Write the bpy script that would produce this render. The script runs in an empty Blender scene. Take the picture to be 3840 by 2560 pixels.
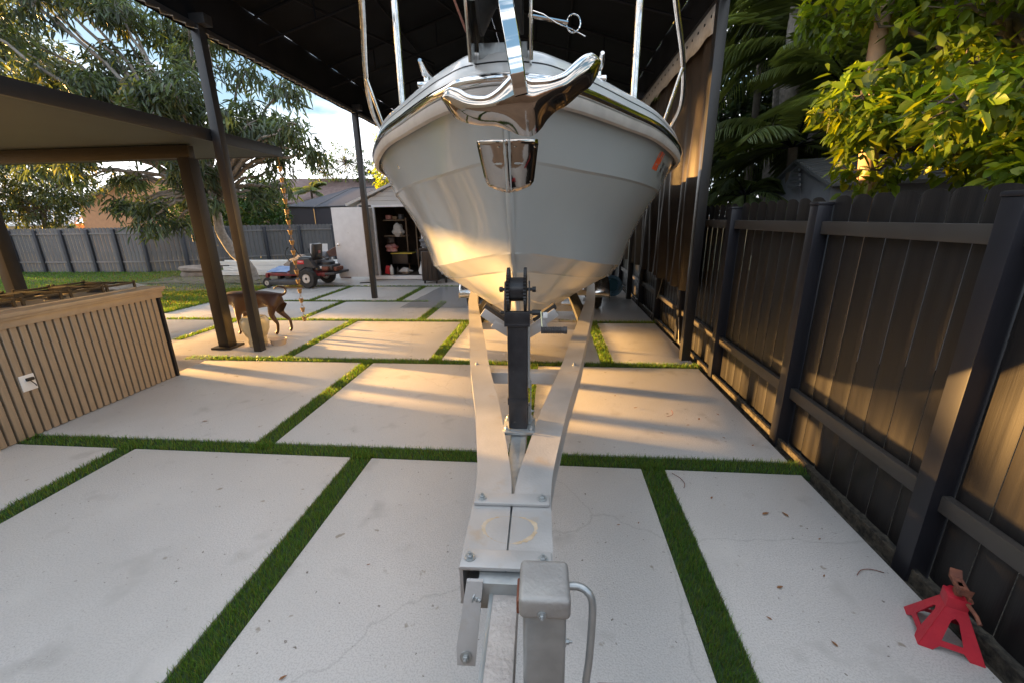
import bpy, bmesh, math, random
import numpy as np
from mathutils import Vector, Matrix, Euler
from mathutils.bvhtree import BVHTree
random.seed(7); RNG = np.random.default_rng(7)
sc = bpy.context.scene
COL = sc.collection
R = math.radians
PI = math.pi

# ------------------------------------------------------------------ materials
def mat(name, col, rough=.6, metal=0., col2=None, nscale=6., contrast=.5, bump=0., bscale=40., coat=0., spec=.5,
        rvar=0., wave=None, stretch=(1, 1, 1), col3=None, n3=2., c3=.6, detail=6, coords='Object', transl=0., attr=False, specks=False):
    m = bpy.data.materials.new(name); m.use_nodes = True
    nt = m.node_tree; N = nt.nodes; L = nt.links
    bs = N['Principled BSDF']; out = N['Material Output']
    bs.inputs['Roughness'].default_value = rough
    bs.inputs['Metallic'].default_value = metal
    bs.inputs['Specular IOR Level'].default_value = spec
    bs.inputs['Coat Weight'].default_value = coat
    bs.inputs['Coat Roughness'].default_value = .04
    tc = N.new('ShaderNodeTexCoord'); mp = N.new('ShaderNodeMapping')
    mp.inputs['Scale'].default_value = stretch
    L.new(tc.outputs[coords], mp.inputs['Vector'])
    c = (*col, 1)
    bs.inputs['Base Color'].default_value = c
    last = None
    def ramp_noise(scale, lo, hi, det=detail):
        n = N.new('ShaderNodeTexNoise'); n.inputs['Scale'].default_value = scale; n.inputs['Detail'].default_value = det
        L.new(mp.outputs[0], n.inputs['Vector'])
        r = N.new('ShaderNodeMapRange'); r.inputs['From Min'].default_value = lo; r.inputs['From Max'].default_value = hi
        L.new(n.outputs['Fac'], r.inputs['Value'])
        return r.outputs[0]
    if col2 is not None:
        f = ramp_noise(nscale, .5 - contrast * .3, .5 + contrast * .3)
        mx = N.new('ShaderNodeMix'); mx.data_type = 'RGBA'
        mx.inputs['A'].default_value = c; mx.inputs['B'].default_value = (*col2, 1)
        L.new(f, mx.inputs['Factor']); last = mx.outputs['Result']
        if rvar:
            rr = N.new('ShaderNodeMapRange'); rr.inputs['To Min'].default_value = max(0, rough - rvar); rr.inputs['To Max'].default_value = rough + rvar
            L.new(f, rr.inputs['Value']); L.new(rr.outputs[0], bs.inputs['Roughness'])
    if col3 is not None:
        f = ramp_noise(n3, c3, c3 + .12, 8)
        mx = N.new('ShaderNodeMix'); mx.data_type = 'RGBA'
        if last: L.new(last, mx.inputs['A'])
        else: mx.inputs['A'].default_value = c
        mx.inputs['B'].default_value = (*col3, 1)
        L.new(f, mx.inputs['Factor']); last = mx.outputs['Result']
    if specks:
        for sc_, lo_, dk in ((140., .50, (.425, .412, .398)), (38., .69, (.14, .12, .10)), (11., .69, (.27, .24, .20)), (.55, .54, (.37, .355, .335)), (1.7, .58, (.53, .515, .495))):
            f = ramp_noise(sc_, lo_, lo_ + (.05 if sc_ > 3 else .22), 3 if sc_ > 1 else 8)
            mx = N.new('ShaderNodeMix'); mx.data_type = 'RGBA'
            L.new(last, mx.inputs['A']); mx.inputs['B'].default_value = (*dk, 1); L.new(f, mx.inputs['Factor']); last = mx.outputs['Result']
        vo = N.new('ShaderNodeTexVoronoi'); vo.feature = 'DISTANCE_TO_EDGE'; vo.inputs['Scale'].default_value = .42
        nw = N.new('ShaderNodeTexNoise'); nw.inputs['Scale'].default_value = 2.5; nw.inputs['Detail'].default_value = 6; L.new(mp.outputs[0], nw.inputs['Vector'])
        ad = N.new('ShaderNodeMix'); ad.data_type = 'VECTOR'; ad.inputs['Factor'].default_value = .22; L.new(mp.outputs[0], ad.inputs[4]); L.new(nw.outputs['Color'], ad.inputs[5]); L.new(ad.outputs[1], vo.inputs['Vector'])
        cr_ = N.new('ShaderNodeMapRange'); cr_.inputs['From Min'].default_value = .0; cr_.inputs['From Max'].default_value = .0022; cr_.inputs['To Min'].default_value = .22; cr_.inputs['To Max'].default_value = 0; L.new(vo.outputs['Distance'], cr_.inputs['Value'])
        mx = N.new('ShaderNodeMix'); mx.data_type = 'RGBA'; L.new(last, mx.inputs['A']); mx.inputs['B'].default_value = (.12, .11, .10, 1); L.new(cr_.outputs[0], mx.inputs['Factor']); last = mx.outputs['Result']
    if attr:
        a = N.new('ShaderNodeAttribute'); a.attribute_name = 'tint'
        mx = N.new('ShaderNodeMix'); mx.data_type = 'RGBA'; mx.blend_type = 'MULTIPLY'
        mx.inputs['Factor'].default_value = 1
        if last: L.new(last, mx.inputs['A'])
        else: mx.inputs['A'].default_value = c
        L.new(a.outputs['Color'], mx.inputs['B']); last = mx.outputs['Result']
    if last: L.new(last, bs.inputs['Base Color'])
    if wave:
        w = N.new('ShaderNodeTexWave'); w.inputs['Scale'].default_value = wave[0]; w.bands_direction = wave[1]
        w.inputs['Distortion'].default_value = wave[2] if len(wave) > 2 else 0
        L.new(mp.outputs[0], w.inputs['Vector'])
    if bump:
        n = N.new('ShaderNodeTexNoise'); n.inputs['Scale'].default_value = bscale; n.inputs['Detail'].default_value = 8
        L.new(mp.outputs[0], n.inputs['Vector'])
        b = N.new('ShaderNodeBump'); b.inputs['Strength'].default_value = bump; b.inputs['Distance'].default_value = .01
        L.new(n.outputs['Fac'], b.inputs['Height']); L.new(b.outputs[0], bs.inputs['Normal'])
    if transl:
        t = N.new('ShaderNodeBsdfTranslucent'); ms = N.new('ShaderNodeMixShader'); ms.inputs[0].default_value = transl
        if last:
            g = N.new('ShaderNodeMix'); g.data_type = 'RGBA'; g.blend_type = 'MULTIPLY'; g.inputs['Factor'].default_value = 1
            L.new(last, g.inputs['A']); g.inputs['B'].default_value = (2.6, 2.3, .8, 1)
            L.new(g.outputs['Result'], t.inputs['Color'])
        else: t.inputs['Color'].default_value = (min(1, col[0] * 2.6), min(1, col[1] * 2.3), col[2] * .8, 1)
        L.new(bs.outputs[0], ms.inputs[1]); L.new(t.outputs[0], ms.inputs[2]); L.new(ms.outputs[0], out.inputs['Surface'])
    return m

M = {}
M['gel'] = mat('gelcoat_grey', (.47, .485, .47), .22, col2=(.44, .455, .445), nscale=1.5, coat=.35, spec=.35, bump=.004, bscale=3.)
M['gelbot'] = mat('gelcoat_bottom', (.66, .63, .55), .28, col2=(.58, .55, .47), nscale=2.5, coat=.4)
M['gelwhite'] = mat('gelcoat_white', (.78, .79, .78), .25, col2=(.7, .71, .7), nscale=4, coat=.5)
M['rubbase'] = mat('rub_vinyl', (.58, .53, .48), .45, col2=(.48, .44, .4), nscale=8)
M['chrome'] = mat('polished_stainless', (.78, .77, .75), .06, 1., col2=(.68, .67, .66), nscale=9, bump=.05, bscale=7., rvar=.04)
M['chrome_warm'] = mat('stainless_tinted_reflection', (.50, .44, .38), .07, 1., col2=(.42, .37, .33), nscale=8, bump=.09, bscale=9., rvar=.04)  # bronze tint in the steel colour stands in for brown reflections
M['chrome_old'] = mat('worn_stainless', (.66, .66, .65), .18, 1., col2=(.5, .48, .45), nscale=25, bump=.08, bscale=30., rvar=.08)
M['blackline'] = mat('black_seal', (.01, .01, .012), .5)
M['alu'] = mat('raw_aluminium', (.37, .365, .36), .42, .35, col2=(.50, .49, .48), nscale=5, contrast=.9, bump=.12, bscale=90, rvar=.1, col3=(.42, .36, .3), n3=9, c3=.62)
M['galv'] = mat('galvanised', (.30, .325, .335), .4, .6, col2=(.46, .48, .48), nscale=14, contrast=.8, bump=.15, bscale=60, rvar=.1, col3=(.36, .36, .33), n3=5, c3=.6)
M['capgrey'] = mat('weathered_cap', (.36, .35, .33), .5, .3, col2=(.27, .26, .25), nscale=10, bump=.25, bscale=80, col3=(.5, .5, .5), n3=40, c3=.68)
M['galvrough'] = mat('galvanised_rough', (.40, .355, .33), .7, .2, col2=(.50, .46, .43), nscale=16, contrast=.8, bump=.8, bscale=70)
M['rust'] = mat('rust_stain', (.36, .25, .14), .8, col2=(.6, .5, .38), nscale=30, contrast=.9)
M['blackpaint'] = mat('black_paint_steel', (.012, .013, .016), .35, .0, col2=(.03, .03, .034), nscale=12, bump=.1, bscale=70, col3=(.14, .13, .12), n3=22, c3=.7)
M['rubber'] = mat('black_rubber', (.018, .018, .018), .75, col2=(.035, .033, .03), nscale=20, bump=.2, bscale=80)
M['grip'] = mat('grip_rubber', (.05, .045, .045), .6)
M['yellowzinc'] = mat('yellow_zinc', (.65, .6, .35), .35, .7)
M['frame'] = mat('bronze_frame', (.017, .017, .019), .38, .1, col2=(.025, .024, .024), nscale=3, bump=.04, bscale=50)
M['trussm'] = mat('truss_metal', (.005, .005, .007), .8, spec=.2)
M['perg'] = mat('pergola_frame', (.010, .0105, .012), .45, 0, spec=.35, col2=(.014, .014, .0155), nscale=3, bump=.03, bscale=50)
M['pergpan'] = mat('pergola_panel', (.036, .05, .056), .6, 0, spec=.25, col2=(.031, .043, .048), nscale=1.2)
M['fabric'] = mat('canopy_fabric', (.003, .0034, .005), .8, spec=.15, col2=(.006, .0065, .009), nscale=2, bump=.15, bscale=14)
M['curtain'] = mat('curtain_fabric', (.026, .020, .016), .5, spec=.25, col2=(.045, .034, .026), nscale=3, bump=.25, bscale=5)
M['curtdark'] = mat('curtain_dark', (.014, .013, .013), .6, bump=.2, bscale=5, col2=(.02, .02, .02))
M['webbing'] = mat('grey_webbing', (.3, .28, .26), .8, col2=(.38, .36, .33), nscale=20)
M['fencelight'] = mat('fence_rail_light', (.052, .047, .044), .4, col2=(.06, .055, .05), nscale=4)
M['fence'] = mat('fence_vinyl', (.0155, .0148, .0155), .36, spec=.35, col2=(.021, .0195, .0195), nscale=3, stretch=(1, 6, .2), bump=.1, bscale=30, rvar=.08)
M['fencepost'] = mat('fence_post_metal', (.016, .017, .023), .4, .1, col2=(.022, .022, .028), nscale=4)
M['fenceback'] = mat('fence_back', (.115, .12, .135), .55, col2=(.145, .15, .165), nscale=2.5, contrast=.8, bump=.1, bscale=25)
M['fencebackpost'] = mat('fence_back_post', (.035, .04, .055), .5)
M['fencerail'] = mat('fence_rail', (.16, .165, .175), .5, col2=(.2, .2, .21), nscale=3)
M['wood'] = mat('slat_wood', (.34, .262, .18), .55, col2=(.26, .198, .135), nscale=12, stretch=(6, 6, .6), contrast=.9, bump=.15, bscale=30)
M['stone'] = mat('countertop_stone', (.36, .28, .19), .4, col2=(.29, .22, .15), nscale=10, contrast=.8, coat=.2)
M['slot'] = mat('slat_gap_black', (.012, .01, .01), .8)
M['white'] = mat('white_plastic', (.75, .75, .74), .4)
M['whitedoor'] = mat('door_white', (.70, .70, .72), .55, col2=(.6, .6, .62), nscale=5, contrast=.7, bump=.1, bscale=60, col3=(.45, .42, .4), n3=7, c3=.7)
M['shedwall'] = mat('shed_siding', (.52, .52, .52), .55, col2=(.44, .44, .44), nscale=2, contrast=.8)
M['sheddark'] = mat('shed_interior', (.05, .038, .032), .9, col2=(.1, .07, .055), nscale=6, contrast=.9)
M['plywood'] = mat('plywood_dark', (.13, .09, .06), .8, col2=(.2, .14, .09), nscale=8, stretch=(1, 1, 5))
M['iron'] = mat('cast_iron', (.012, .012, .013), .45, bump=.3, bscale=60)
M['steeltop'] = mat('cooktop_steel', (.42, .36, .28), .35, .35, col2=(.34, .29, .23), nscale=12, bump=.05, bscale=10)
M['foil'] = mat('crumpled_plastic', (.8, .8, .78), .12, .3, bump=1., bscale=22)
M['brass'] = mat('copper_cup', (.25, .17, .09), .4, .6, col2=(.34, .24, .12), nscale=30)
M['red'] = mat('red_enamel', (.50, .018, .035), .45, col2=(.38, .012, .03), nscale=14, contrast=.8, bump=.2, bscale=60, col3=(.32, .12, .1), n3=14, c3=.7)
M['reddark'] = mat('red_mower', (.22, .02, .025), .5, col2=(.12, .02, .02), nscale=9)
M['rusty'] = mat('rusty_iron', (.14, .055, .04), .75, .3, col2=(.26, .1, .06), nscale=30, bump=.5, bscale=60)
M['mowerblack'] = mat('mower_black', (.02, .022, .026), .45, col2=(.05, .05, .055), nscale=5)
M['seat'] = mat('seat_vinyl', (.015, .015, .016), .4)
M['rim'] = mat('wheel_rim', (.62, .58, .54), .45, col2=(.45, .4, .35), nscale=12)
M['tarp'] = mat('brown_tarp', (.19, .155, .13), .8, col2=(.28, .23, .19), nscale=5, bump=.6, bscale=9)
M['blue'] = mat('blue_bag', (.1, .22, .5), .5, col2=(.3, .4, .6), nscale=14, contrast=.9)
M['bluehose'] = mat('blue_hose', (.12, .25, .36), .4)
M['teal'] = mat('teal_hose', (.03, .12, .16), .5)
M['dog'] = mat('dog_coat', (.050, .020, .010), .5, col2=(.028, .012, .007), nscale=6, contrast=.9, bump=.25, bscale=90)
M['dogdark'] = mat('dog_muzzle', (.02, .012, .01), .5)
M['ceramic'] = mat('glazed_ceramic', (.62, .55, .38), .22, col2=(.42, .36, .22), nscale=5, stretch=(2, 2, .6), contrast=.9, coat=.6)
M['tan'] = mat('tan_bowl', (.52, .42, .33), .5)
M['conc'] = mat('concrete_slab', (.45, .435, .42), .44, col2=(.55, .535, .52), nscale=1.6, contrast=1.1, bump=.3, bscale=130,
                rvar=.1, col3=(.36, .345, .33), n3=4.2, c3=.60, detail=12, specks=True)
M['conctan'] = mat('concrete_tan', (.50, .43, .37), .6, col2=(.60, .53, .46), nscale=1.4, contrast=1., bump=.25, bscale=35,
                   col3=(.36, .30, .26), n3=4, c3=.6, detail=9)
M['soil'] = mat('dark_soil', (.014, .013, .011), .9, col2=(.07, .06, .045), nscale=30, bump=1, bscale=60)
M['turfbase'] = mat('turf_base', (.02, .045, .012), .9)
M['turf'] = mat('turf_blades', (.10, .19, .038), .45, attr=True, transl=.35)
M['grass'] = mat('lawn_blades', (.085, .18, .04), .55, attr=True, transl=.4)
M['lawn'] = mat('lawn_ground', (.055, .10, .028), .9, col2=(.10, .085, .05), nscale=1.1, contrast=.8, bump=1, bscale=50, col3=(.15, .105, .075), n3=.9, c3=.53)
M['litter'] = mat('leaf_litter', (.15, .11, .08), .9, col2=(.09, .09, .045), nscale=9, contrast=.9, bump=1, bscale=40)
M['bark'] = mat('mango_bark', (.16, .14, .12), .9, col2=(.36, .33, .3), nscale=14, contrast=1., bump=1, bscale=25)
M['bark2'] = mat('dark_bark', (.10, .08, .065), .9, col2=(.2, .17, .14), nscale=10, contrast=1., bump=1, bscale=20)
M['paletrunk'] = mat('smooth_tan_trunk', (.42, .27, .17), .8, col2=(.33, .24, .17), nscale=6, bump=.3, bscale=15)
M['mango'] = mat('mango_leaf', (.062, .092, .05), .38, attr=True, transl=.3, spec=.6)
M['leafy'] = mat('broad_leaf', (.12, .19, .018), .42, attr=True, transl=.42)
M['dkleaf'] = mat('dark_leaf', (.03, .055, .018), .5, attr=True, transl=.2)
M['palm'] = mat('palm_leaf', (.15, .20, .085), .45, attr=True, transl=.25)
M['hedge'] = mat('hedge_leaf', (.035, .085, .02), .5, attr=True, transl=.2)
M['deadleaf'] = mat('dead_leaf', (.22, .10, .04), .8)
M['orange'] = mat('orange_stucco', (.62, .32, .17), .8, col2=(.55, .28, .15), nscale=5)
M['roofbrown'] = mat('brown_shingle', (.14, .09, .085), .9, col2=(.2, .14, .13), nscale=5, bump=.6, bscale=40)
M['whiteroof'] = mat('white_tile', (.6, .62, .64), .6)
M['brownwall'] = mat('brown_wall', (.26, .17, .11), .8, col2=(.2, .13, .085), nscale=2)
M['stucco'] = mat('house_stucco', (.58, .5, .38), .85, bump=.3, bscale=50)
M['cart'] = mat('black_bin', (.018, .014, .013), .4, col2=(.035, .025, .022), nscale=4)
M['greycloth'] = mat('grey_cloth', (.11, .12, .14), .75, bump=.4, bscale=14)
M['resin'] = mat('resin_shed', (.26, .28, .31), .6, col2=(.2, .21, .24), nscale=4)
M['resinroof'] = mat('resin_roof', (.13, .14, .15), .6)
M['sticker'] = mat('orange_sticker', (.75, .10, .02), .5)
M['ink'] = mat('black_lettering', (.008, .008, .008), .45)
M['labelred'] = mat('label_red', (.6, .02, .03), .5)
M['yellow'] = mat('yellow_lid', (.6, .45, .06), .5)
M['clothred'] = mat('red_cloth', (.35, .04, .05), .8, col2=(.6, .4, .35), nscale=9, contrast=.9)
M['clothwhite'] = mat('pale_cloth', (.5, .48, .46), .8, bump=.6, bscale=15)
M['brown'] = mat('cardboard', (.26, .18, .11), .8)

def screen_mat(name, col, a):
    m = bpy.data.materials.new(name); m.use_nodes = True
    nt = m.node_tree; bs = nt.nodes['Principled BSDF']; bs.inputs['Base Color'].default_value = (*col, 1); bs.inputs['Roughness'].default_value = .7
    tr = nt.nodes.new('ShaderNodeBsdfTransparent'); mx = nt.nodes.new('ShaderNodeMixShader'); mx.inputs[0].default_value = a
    nt.links.new(tr.outputs[0], mx.inputs[1]); nt.links.new(bs.outputs[0], mx.inputs[2])
    nt.links.new(mx.outputs[0], nt.nodes['Material Output'].inputs[0])
    return m
M['screen'] = screen_mat('insect_screen', (.05, .055, .075), .82)
M['clear'] = screen_mat('clear_sheet', (.30, .33, .38), .55)
M['clear'].node_tree.nodes['Principled BSDF'].inputs['Roughness'].default_value = .16

# ------------------------------------------------------------------ mesh helpers
def localmat(o):
    m = o.matrix_basis.copy(); p = o.parent
    while p: m = p.matrix_basis @ m; p = p.parent
    return m
class MB:
    """collects shapes given in world (or root-local) metres, builds ONE mesh object"""
    def __init__(s): s.bm = bmesh.new()
    def box(s, x0, x1, y0, y1, z0, z1, bev=0., mtx=None, seg=2):
        g = bmesh.ops.create_cube(s.bm, size=1.)
        vs = g['verts']
        T = Matrix.Translation(((x0 + x1) / 2, (y0 + y1) / 2, (z0 + z1) / 2)) @ Matrix.Diagonal((abs(x1 - x0), abs(y1 - y0), abs(z1 - z0), 1))
        bmesh.ops.transform(s.bm, matrix=T, verts=vs)
        if bev:
            es = list({e for v in vs for e in v.link_edges})
            r = bmesh.ops.bevel(s.bm, geom=es, offset=bev, segments=seg, affect='EDGES', profile=.6, clamp_overlap=True)
            vs = list({v for f in r['faces'] for v in f.verts} | {v for v in vs if v.is_valid})
        if mtx is not None: bmesh.ops.transform(s.bm, matrix=mtx, verts=vs)
        return s
    def rbox(s, c, size, rot=(0, 0, 0), bev=0.):
        mtx = Matrix.Translation(c) @ Euler(rot).to_matrix().to_4x4()
        a, b, d = (q / 2 for q in size)
        return s.box(-a, a, -b, b, -d, d, bev, mtx)
    def tube(s, pts, r, n=10, cap=True, flat=None):
        pts = [Vector(p) for p in pts]; rs = r if isinstance(r, (list, tuple)) else [r] * len(pts)
        t0 = (pts[1] - pts[0]).normalized()
        up = Vector((0, 0, 1)) if abs(t0.z) < .9 else Vector((1, 0, 0))
        a = t0.cross(up).normalized(); rings = []
        for i, p in enumerate(pts):
            t = ((pts[min(i + 1, len(pts) - 1)] - p).normalized() + (p - pts[max(i - 1, 0)]).normalized())
            if t.length < 1e-6: t = t0
            t.normalize(); a = (a - t * a.dot(t)).normalized(); b = t.cross(a)
            f = flat or (1, 1)
            rings.append([s.bm.verts.new(p + a * (rs[i] * f[0] * math.cos(2 * PI * k / n)) + b * (rs[i] * f[1] * math.sin(2 * PI * k / n))) for k in range(n)])
        for q in range(len(rings) - 1):
            for k in range(n): s.bm.faces.new((rings[q][k], rings[q][(k + 1) % n], rings[q + 1][(k + 1) % n], rings[q + 1][k]))
        if cap:
            s.bm.faces.new(rings[0][::-1]); s.bm.faces.new(rings[-1])
        return s
    def lathe(s, prof, c=(0, 0, 0), n=20, mtx=None):
        rings = []; c = Vector(c); new = []
        for (r, z) in prof:
            ring = [s.bm.verts.new(Vector((r * math.cos(2 * PI * k / n), r * math.sin(2 * PI * k / n), z))) for k in range(n)]
            rings.append(ring); new += ring
        for q in range(len(rings) - 1):
            for k in range(n): s.bm.faces.new((rings[q][k], rings[q][(k + 1) % n], rings[q + 1][(k + 1) % n], rings[q + 1][k]))
        s.bm.faces.new(rings[0][::-1]); s.bm.faces.new(rings[-1])
        m = Matrix.Translation(c) @ (mtx if mtx is not None else Matrix.Identity(4))
        bmesh.ops.transform(s.bm, matrix=m, verts=new)
        return s
    def disc(s, c, axis, r, th, n=24, prof=None):
        q = Vector((0, 0, 1)).rotation_difference(Vector(axis)).to_matrix().to_4x4()
        return s.lathe(prof or [(r, -th / 2), (r, th / 2)], c, n, q)
    def bolt(s, c, axis=(0, 0, 1), r=.011, h=.012):
        q = Vector((0, 0, 1)).rotation_difference(Vector(axis)).to_matrix().to_4x4()
        s.lathe([(r * 1.7, 0), (r * 1.7, .003)], c, 16, q)
        s.lathe([(r, .003), (r, h * .9), (r * .85, h)], c, 6, q)
        s.lathe([(r * .5, h), (r * .5, h * 1.7)], c, 8, q)
        return s
    def grid(s, rows, closed=False):
        vs = [[s.bm.verts.new(Vector(p)) for p in r] for r in rows]
        for i in range(len(vs) - 1):
            n = len(vs[i])
            for j in range(n if closed else n - 1):
                try: s.bm.faces.new((vs[i][j], vs[i][(j + 1) % n], vs[i + 1][(j + 1) % n], vs[i + 1][j]))
                except ValueError: pass
        return vs
    def poly(s, pts, ext=None):
        vs = [s.bm.verts.new(Vector(p)) for p in pts]
        f = s.bm.faces.new(vs)
        if ext is not None:
            r = bmesh.ops.extrude_face_region(s.bm, geom=[f])
            nv = [g for g in r['geom'] if isinstance(g, bmesh.types.BMVert)]
            bmesh.ops.translate(s.bm, vec=Vector(ext), verts=nv)
        return s
    def build(s, name, m, parent=None, local=False, smooth=40, solid=0., recalc=True):
        me = bpy.data.meshes.new(name)
        if recalc: bmesh.ops.recalc_face_normals(s.bm, faces=s.bm.faces)
        s.bm.to_mesh(me); s.bm.free()
        return link(name, me, m, parent, local, smooth, solid)
def link(name, me, m, parent=None, local=False, smooth=40, solid=0.):
    o = bpy.data.objects.new(name, me); COL.objects.link(o)
    for mm in (m if isinstance(m, (list, tuple)) else [m]): me.materials.append(mm)
    if parent is not None:
        o.parent = parent
        if not local: me.transform(localmat(parent).inverted())
    if smooth:
        me.polygons.foreach_set('use_smooth', [True] * len(me.polygons))
        me.set_sharp_from_angle(angle=R(smooth))
    if solid:
        md = o.modifiers.new('thickness', 'SOLIDIFY'); md.thickness = solid; md.offset = 0
    return o
def tag(o, label=None, cat=None, group=None, kind=None):
    if label: o['label'] = label
    if cat: o['category'] = cat
    if group: o['group'] = group
    if kind: o['kind'] = kind
    return o
def thing(name, label, cat, loc=(0, 0, 0), rz=0., group=None):
    o = bpy.data.objects.new(name, None); COL.objects.link(o); o.location = loc; o.rotation_euler = (0, 0, rz)
    o.empty_display_size = .1
    return tag(o, label, cat, group)
def struct(name, mb, m, **k):
    o = mb.build(name, m, **k); o['kind'] = 'structure'; return o
def origin_to(o, loc):
    """give a single-mesh thing its origin at its base"""
    o.data.transform(Matrix.Translation(-Vector(loc))); o.location = loc; return o
def text_mesh(body, size, name, m, mtx, parent, ext=.0008, sx=1., local=False):
    cu = bpy.data.curves.new(name, 'FONT'); cu.body = body; cu.size = size; cu.extrude = ext; cu.align_x = 'CENTER'; cu.align_y = 'CENTER'
    t = bpy.data.objects.new('t', cu); COL.objects.link(t)
    dg = bpy.context.evaluated_depsgraph_get(); me = bpy.data.meshes.new_from_object(t.evaluated_get(dg))
    bpy.data.objects.remove(t); me.materials.clear(); me.name = name
    me.transform(mtx @ Matrix.Diagonal((sx, 1, 1, 1)))
    return link(name, me, m, parent, local, 0)
def npmesh(name, V, F, m, parent=None, tint=None, kind=None, smooth=False, nv=4):
    """V (n,3), F (k,nv) arrays in world metres"""
    me = bpy.data.meshes.new(name)
    if parent is not None:
        im = np.array(localmat(parent).inverted()); V = V @ im[:3, :3].T + im[:3, 3]
    me.vertices.add(len(V)); me.vertices.foreach_set('co', np.ascontiguousarray(V, dtype=np.float32).ravel())
    k = len(F); me.loops.add(k * nv); me.loops.foreach_set('vertex_index', np.ascontiguousarray(F, dtype=np.int32).ravel())
    me.polygons.add(k); me.polygons.foreach_set('loop_start', np.arange(0, k * nv, nv, dtype=np.int32))
    me.update(calc_edges=True)
    if smooth: me.polygons.foreach_set('use_smooth', np.ones(k, dtype=bool))
    if tint is not None:
        a = me.color_attributes.new('tint', 'FLOAT_COLOR', 'POINT')
        c = np.ones((len(V), 4), np.float32); c[:, :3] = tint; a.data.foreach_set('color', c.ravel())
    me.materials.append(m)
    o = bpy.data.objects.new(name, me); COL.objects.link(o)
    if parent is not None: o.parent = parent
    if kind: o['kind'] = kind
    return o
def norm(a): return a / np.maximum(np.linalg.norm(a, axis=-1, keepdims=True), 1e-9)
def leaves(base, dirs, length, width, fold=.25, curl=.25, tint=None, nrm=None):
    """six-vertex folded leaves: base, two sides, tip; returns V,F,T"""
    n = len(base); d = norm(dirs)
    if nrm is None: nrm = norm(RNG.normal(size=(n, 3)) * .45 + np.array([0, 0, 1.]))
    s = norm(np.cross(d, nrm)); u = norm(np.cross(s, d))
    L = np.asarray(length).reshape(-1, 1) * np.ones((n, 1)); W = np.asarray(width).reshape(-1, 1) * np.ones((n, 1))
    b = base; down = -u * L * curl
    p1 = b + d * L * .33 + u * W * fold
    t = b + d * L + down
    l1 = b + d * L * .3 + s * W * .5; l2 = b + d * L * .68 + s * W * .38 + down * .4
    r1 = b + d * L * .3 - s * W * .5; r2 = b + d * L * .68 - s * W * .38 + down * .4
    V = np.stack([b - u * W * fold * .3, l1, l2, t, r2, r1], 1).reshape(-1, 3)
    i = (np.arange(n) * 6)[:, None]
    F = np.concatenate([i + np.array([[0, 1, 2, 3]]), i + np.array([[0, 3, 4, 5]])], 0)
    T = None if tint is None else np.repeat(tint, 6, 0)
    return V, F, T
def blades(P, h, w, lean, tint, bend=None):
    """grass blades: one tapered quad-pair each"""
    n = len(P); a = RNG.uniform(0, 2 * PI, n); s = np.stack([np.cos(a), np.sin(a), 0 * a], 1)
    la = RNG.uniform(0, 2 * PI, n); l = np.stack([np.cos(la), np.sin(la), 0 * la], 1) * (RNG.uniform(0, 1, n) * lean)[:, None]
    H = h[:, None] * np.array([[0, 0, 1.]]); 
    mid = P + H * .55 + l * .35; tip = P + H + l
    V = np.stack([P - s * w * .5, P + s * w * .5, mid + s * w * .38, tip + s * w * .08, tip - s * w * .08, mid - s * w * .38], 1).reshape(-1, 3)
    i = (np.arange(n) * 6)[:, None]
    F = np.concatenate([i + np.array([[0, 1, 2, 5]]), i + np.array([[5, 2, 3, 4]])], 0)
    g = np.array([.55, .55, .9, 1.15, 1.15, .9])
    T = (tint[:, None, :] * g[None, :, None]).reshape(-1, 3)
    return V, F, T
def interp(pts, n, k=0):
    """resample polyline rows with smooth (Catmull-Rom) curve to n points"""
    P = np.array(pts, float); m = len(P)
    out = []
    for q in np.linspace(0, m - 1, n):
        i = min(int(q), m - 2); f = q - i
        p0 = P[max(i - 1, 0)]; p1 = P[i]; p2 = P[i + 1]; p3 = P[min(i + 2, m - 1)]
        out.append(.5 * ((2 * p1) + (-p0 + p2) * f + (2 * p0 - 5 * p1 + 4 * p2 - p3) * f * f + (-p0 + 3 * p1 - 3 * p2 + p3) * f ** 3))
    return np.array(out)

# ------------------------------------------------------------------ ground
gx = MB(); gx.box(-400, 400, -60, 600, -.9, -.06); struct('ground', gx, M['soil'], smooth=0)
lw = MB(); lw.box(-60, -7.36, 7.2, 60, -.3, -.012); lw.box(-7.36, 40, 13.4, 60, -.3, -.012); lw.box(-60, -9.4, -20, 7.2, -.3, -.012)
struct('lawn', lw, M['lawn'], smooth=0)
HW = .078
YL = [2.63, 4.66, 6.73, 8.42, 10.42]
ROWS = [(.90, YL[0]), (YL[0], YL[1]), (YL[1], YL[2]), (YL[2], YL[3]), (YL[3], YL[4]), (YL[4], 13.4)]
XS = [[-3.24, -1.36, .705], [-2.21, -.22], [-5.5, -3.36, -1.41, .67], [-4.4, -2.22], [-5.2, -3.24], []]
XL = [-4.3, -4.3, -9.4, -7.36, -7.36, -7.36]
XR = 1.66
slab = MB(); turf_rects = []
for r, (y0, y1) in enumerate(ROWS):
    a = y0 + (HW if r else 0); b = y1 - (HW if r < 5 else 0)
    xs = [XL[r]] + XS[r] + [XR]
    for i in range(len(xs) - 1):
        l = xs[i] + (HW if i else 0); rr = xs[i + 1] - (HW if i < len(xs) - 2 else 0)
        if r == 2 and i == 0: slab.box(l, rr, a, b, -.12, 0, .006); continue
        slab.box(l, rr, a, b, -.12, 0, .006)
    for x in XS[r]:
        yy0 = y0 if not (r == 2 and x == -5.5) else 5.42
        turf_rects.append((x - HW, x + HW, yy0 + HW * .0, y1))
    if r == 2: slab.box(-5.5 - HW, -5.5 + HW, y0 + HW, 5.42, -.12, -.001, .0)
struct('concrete_patio', slab, M['conc'], smooth=30)
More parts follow.
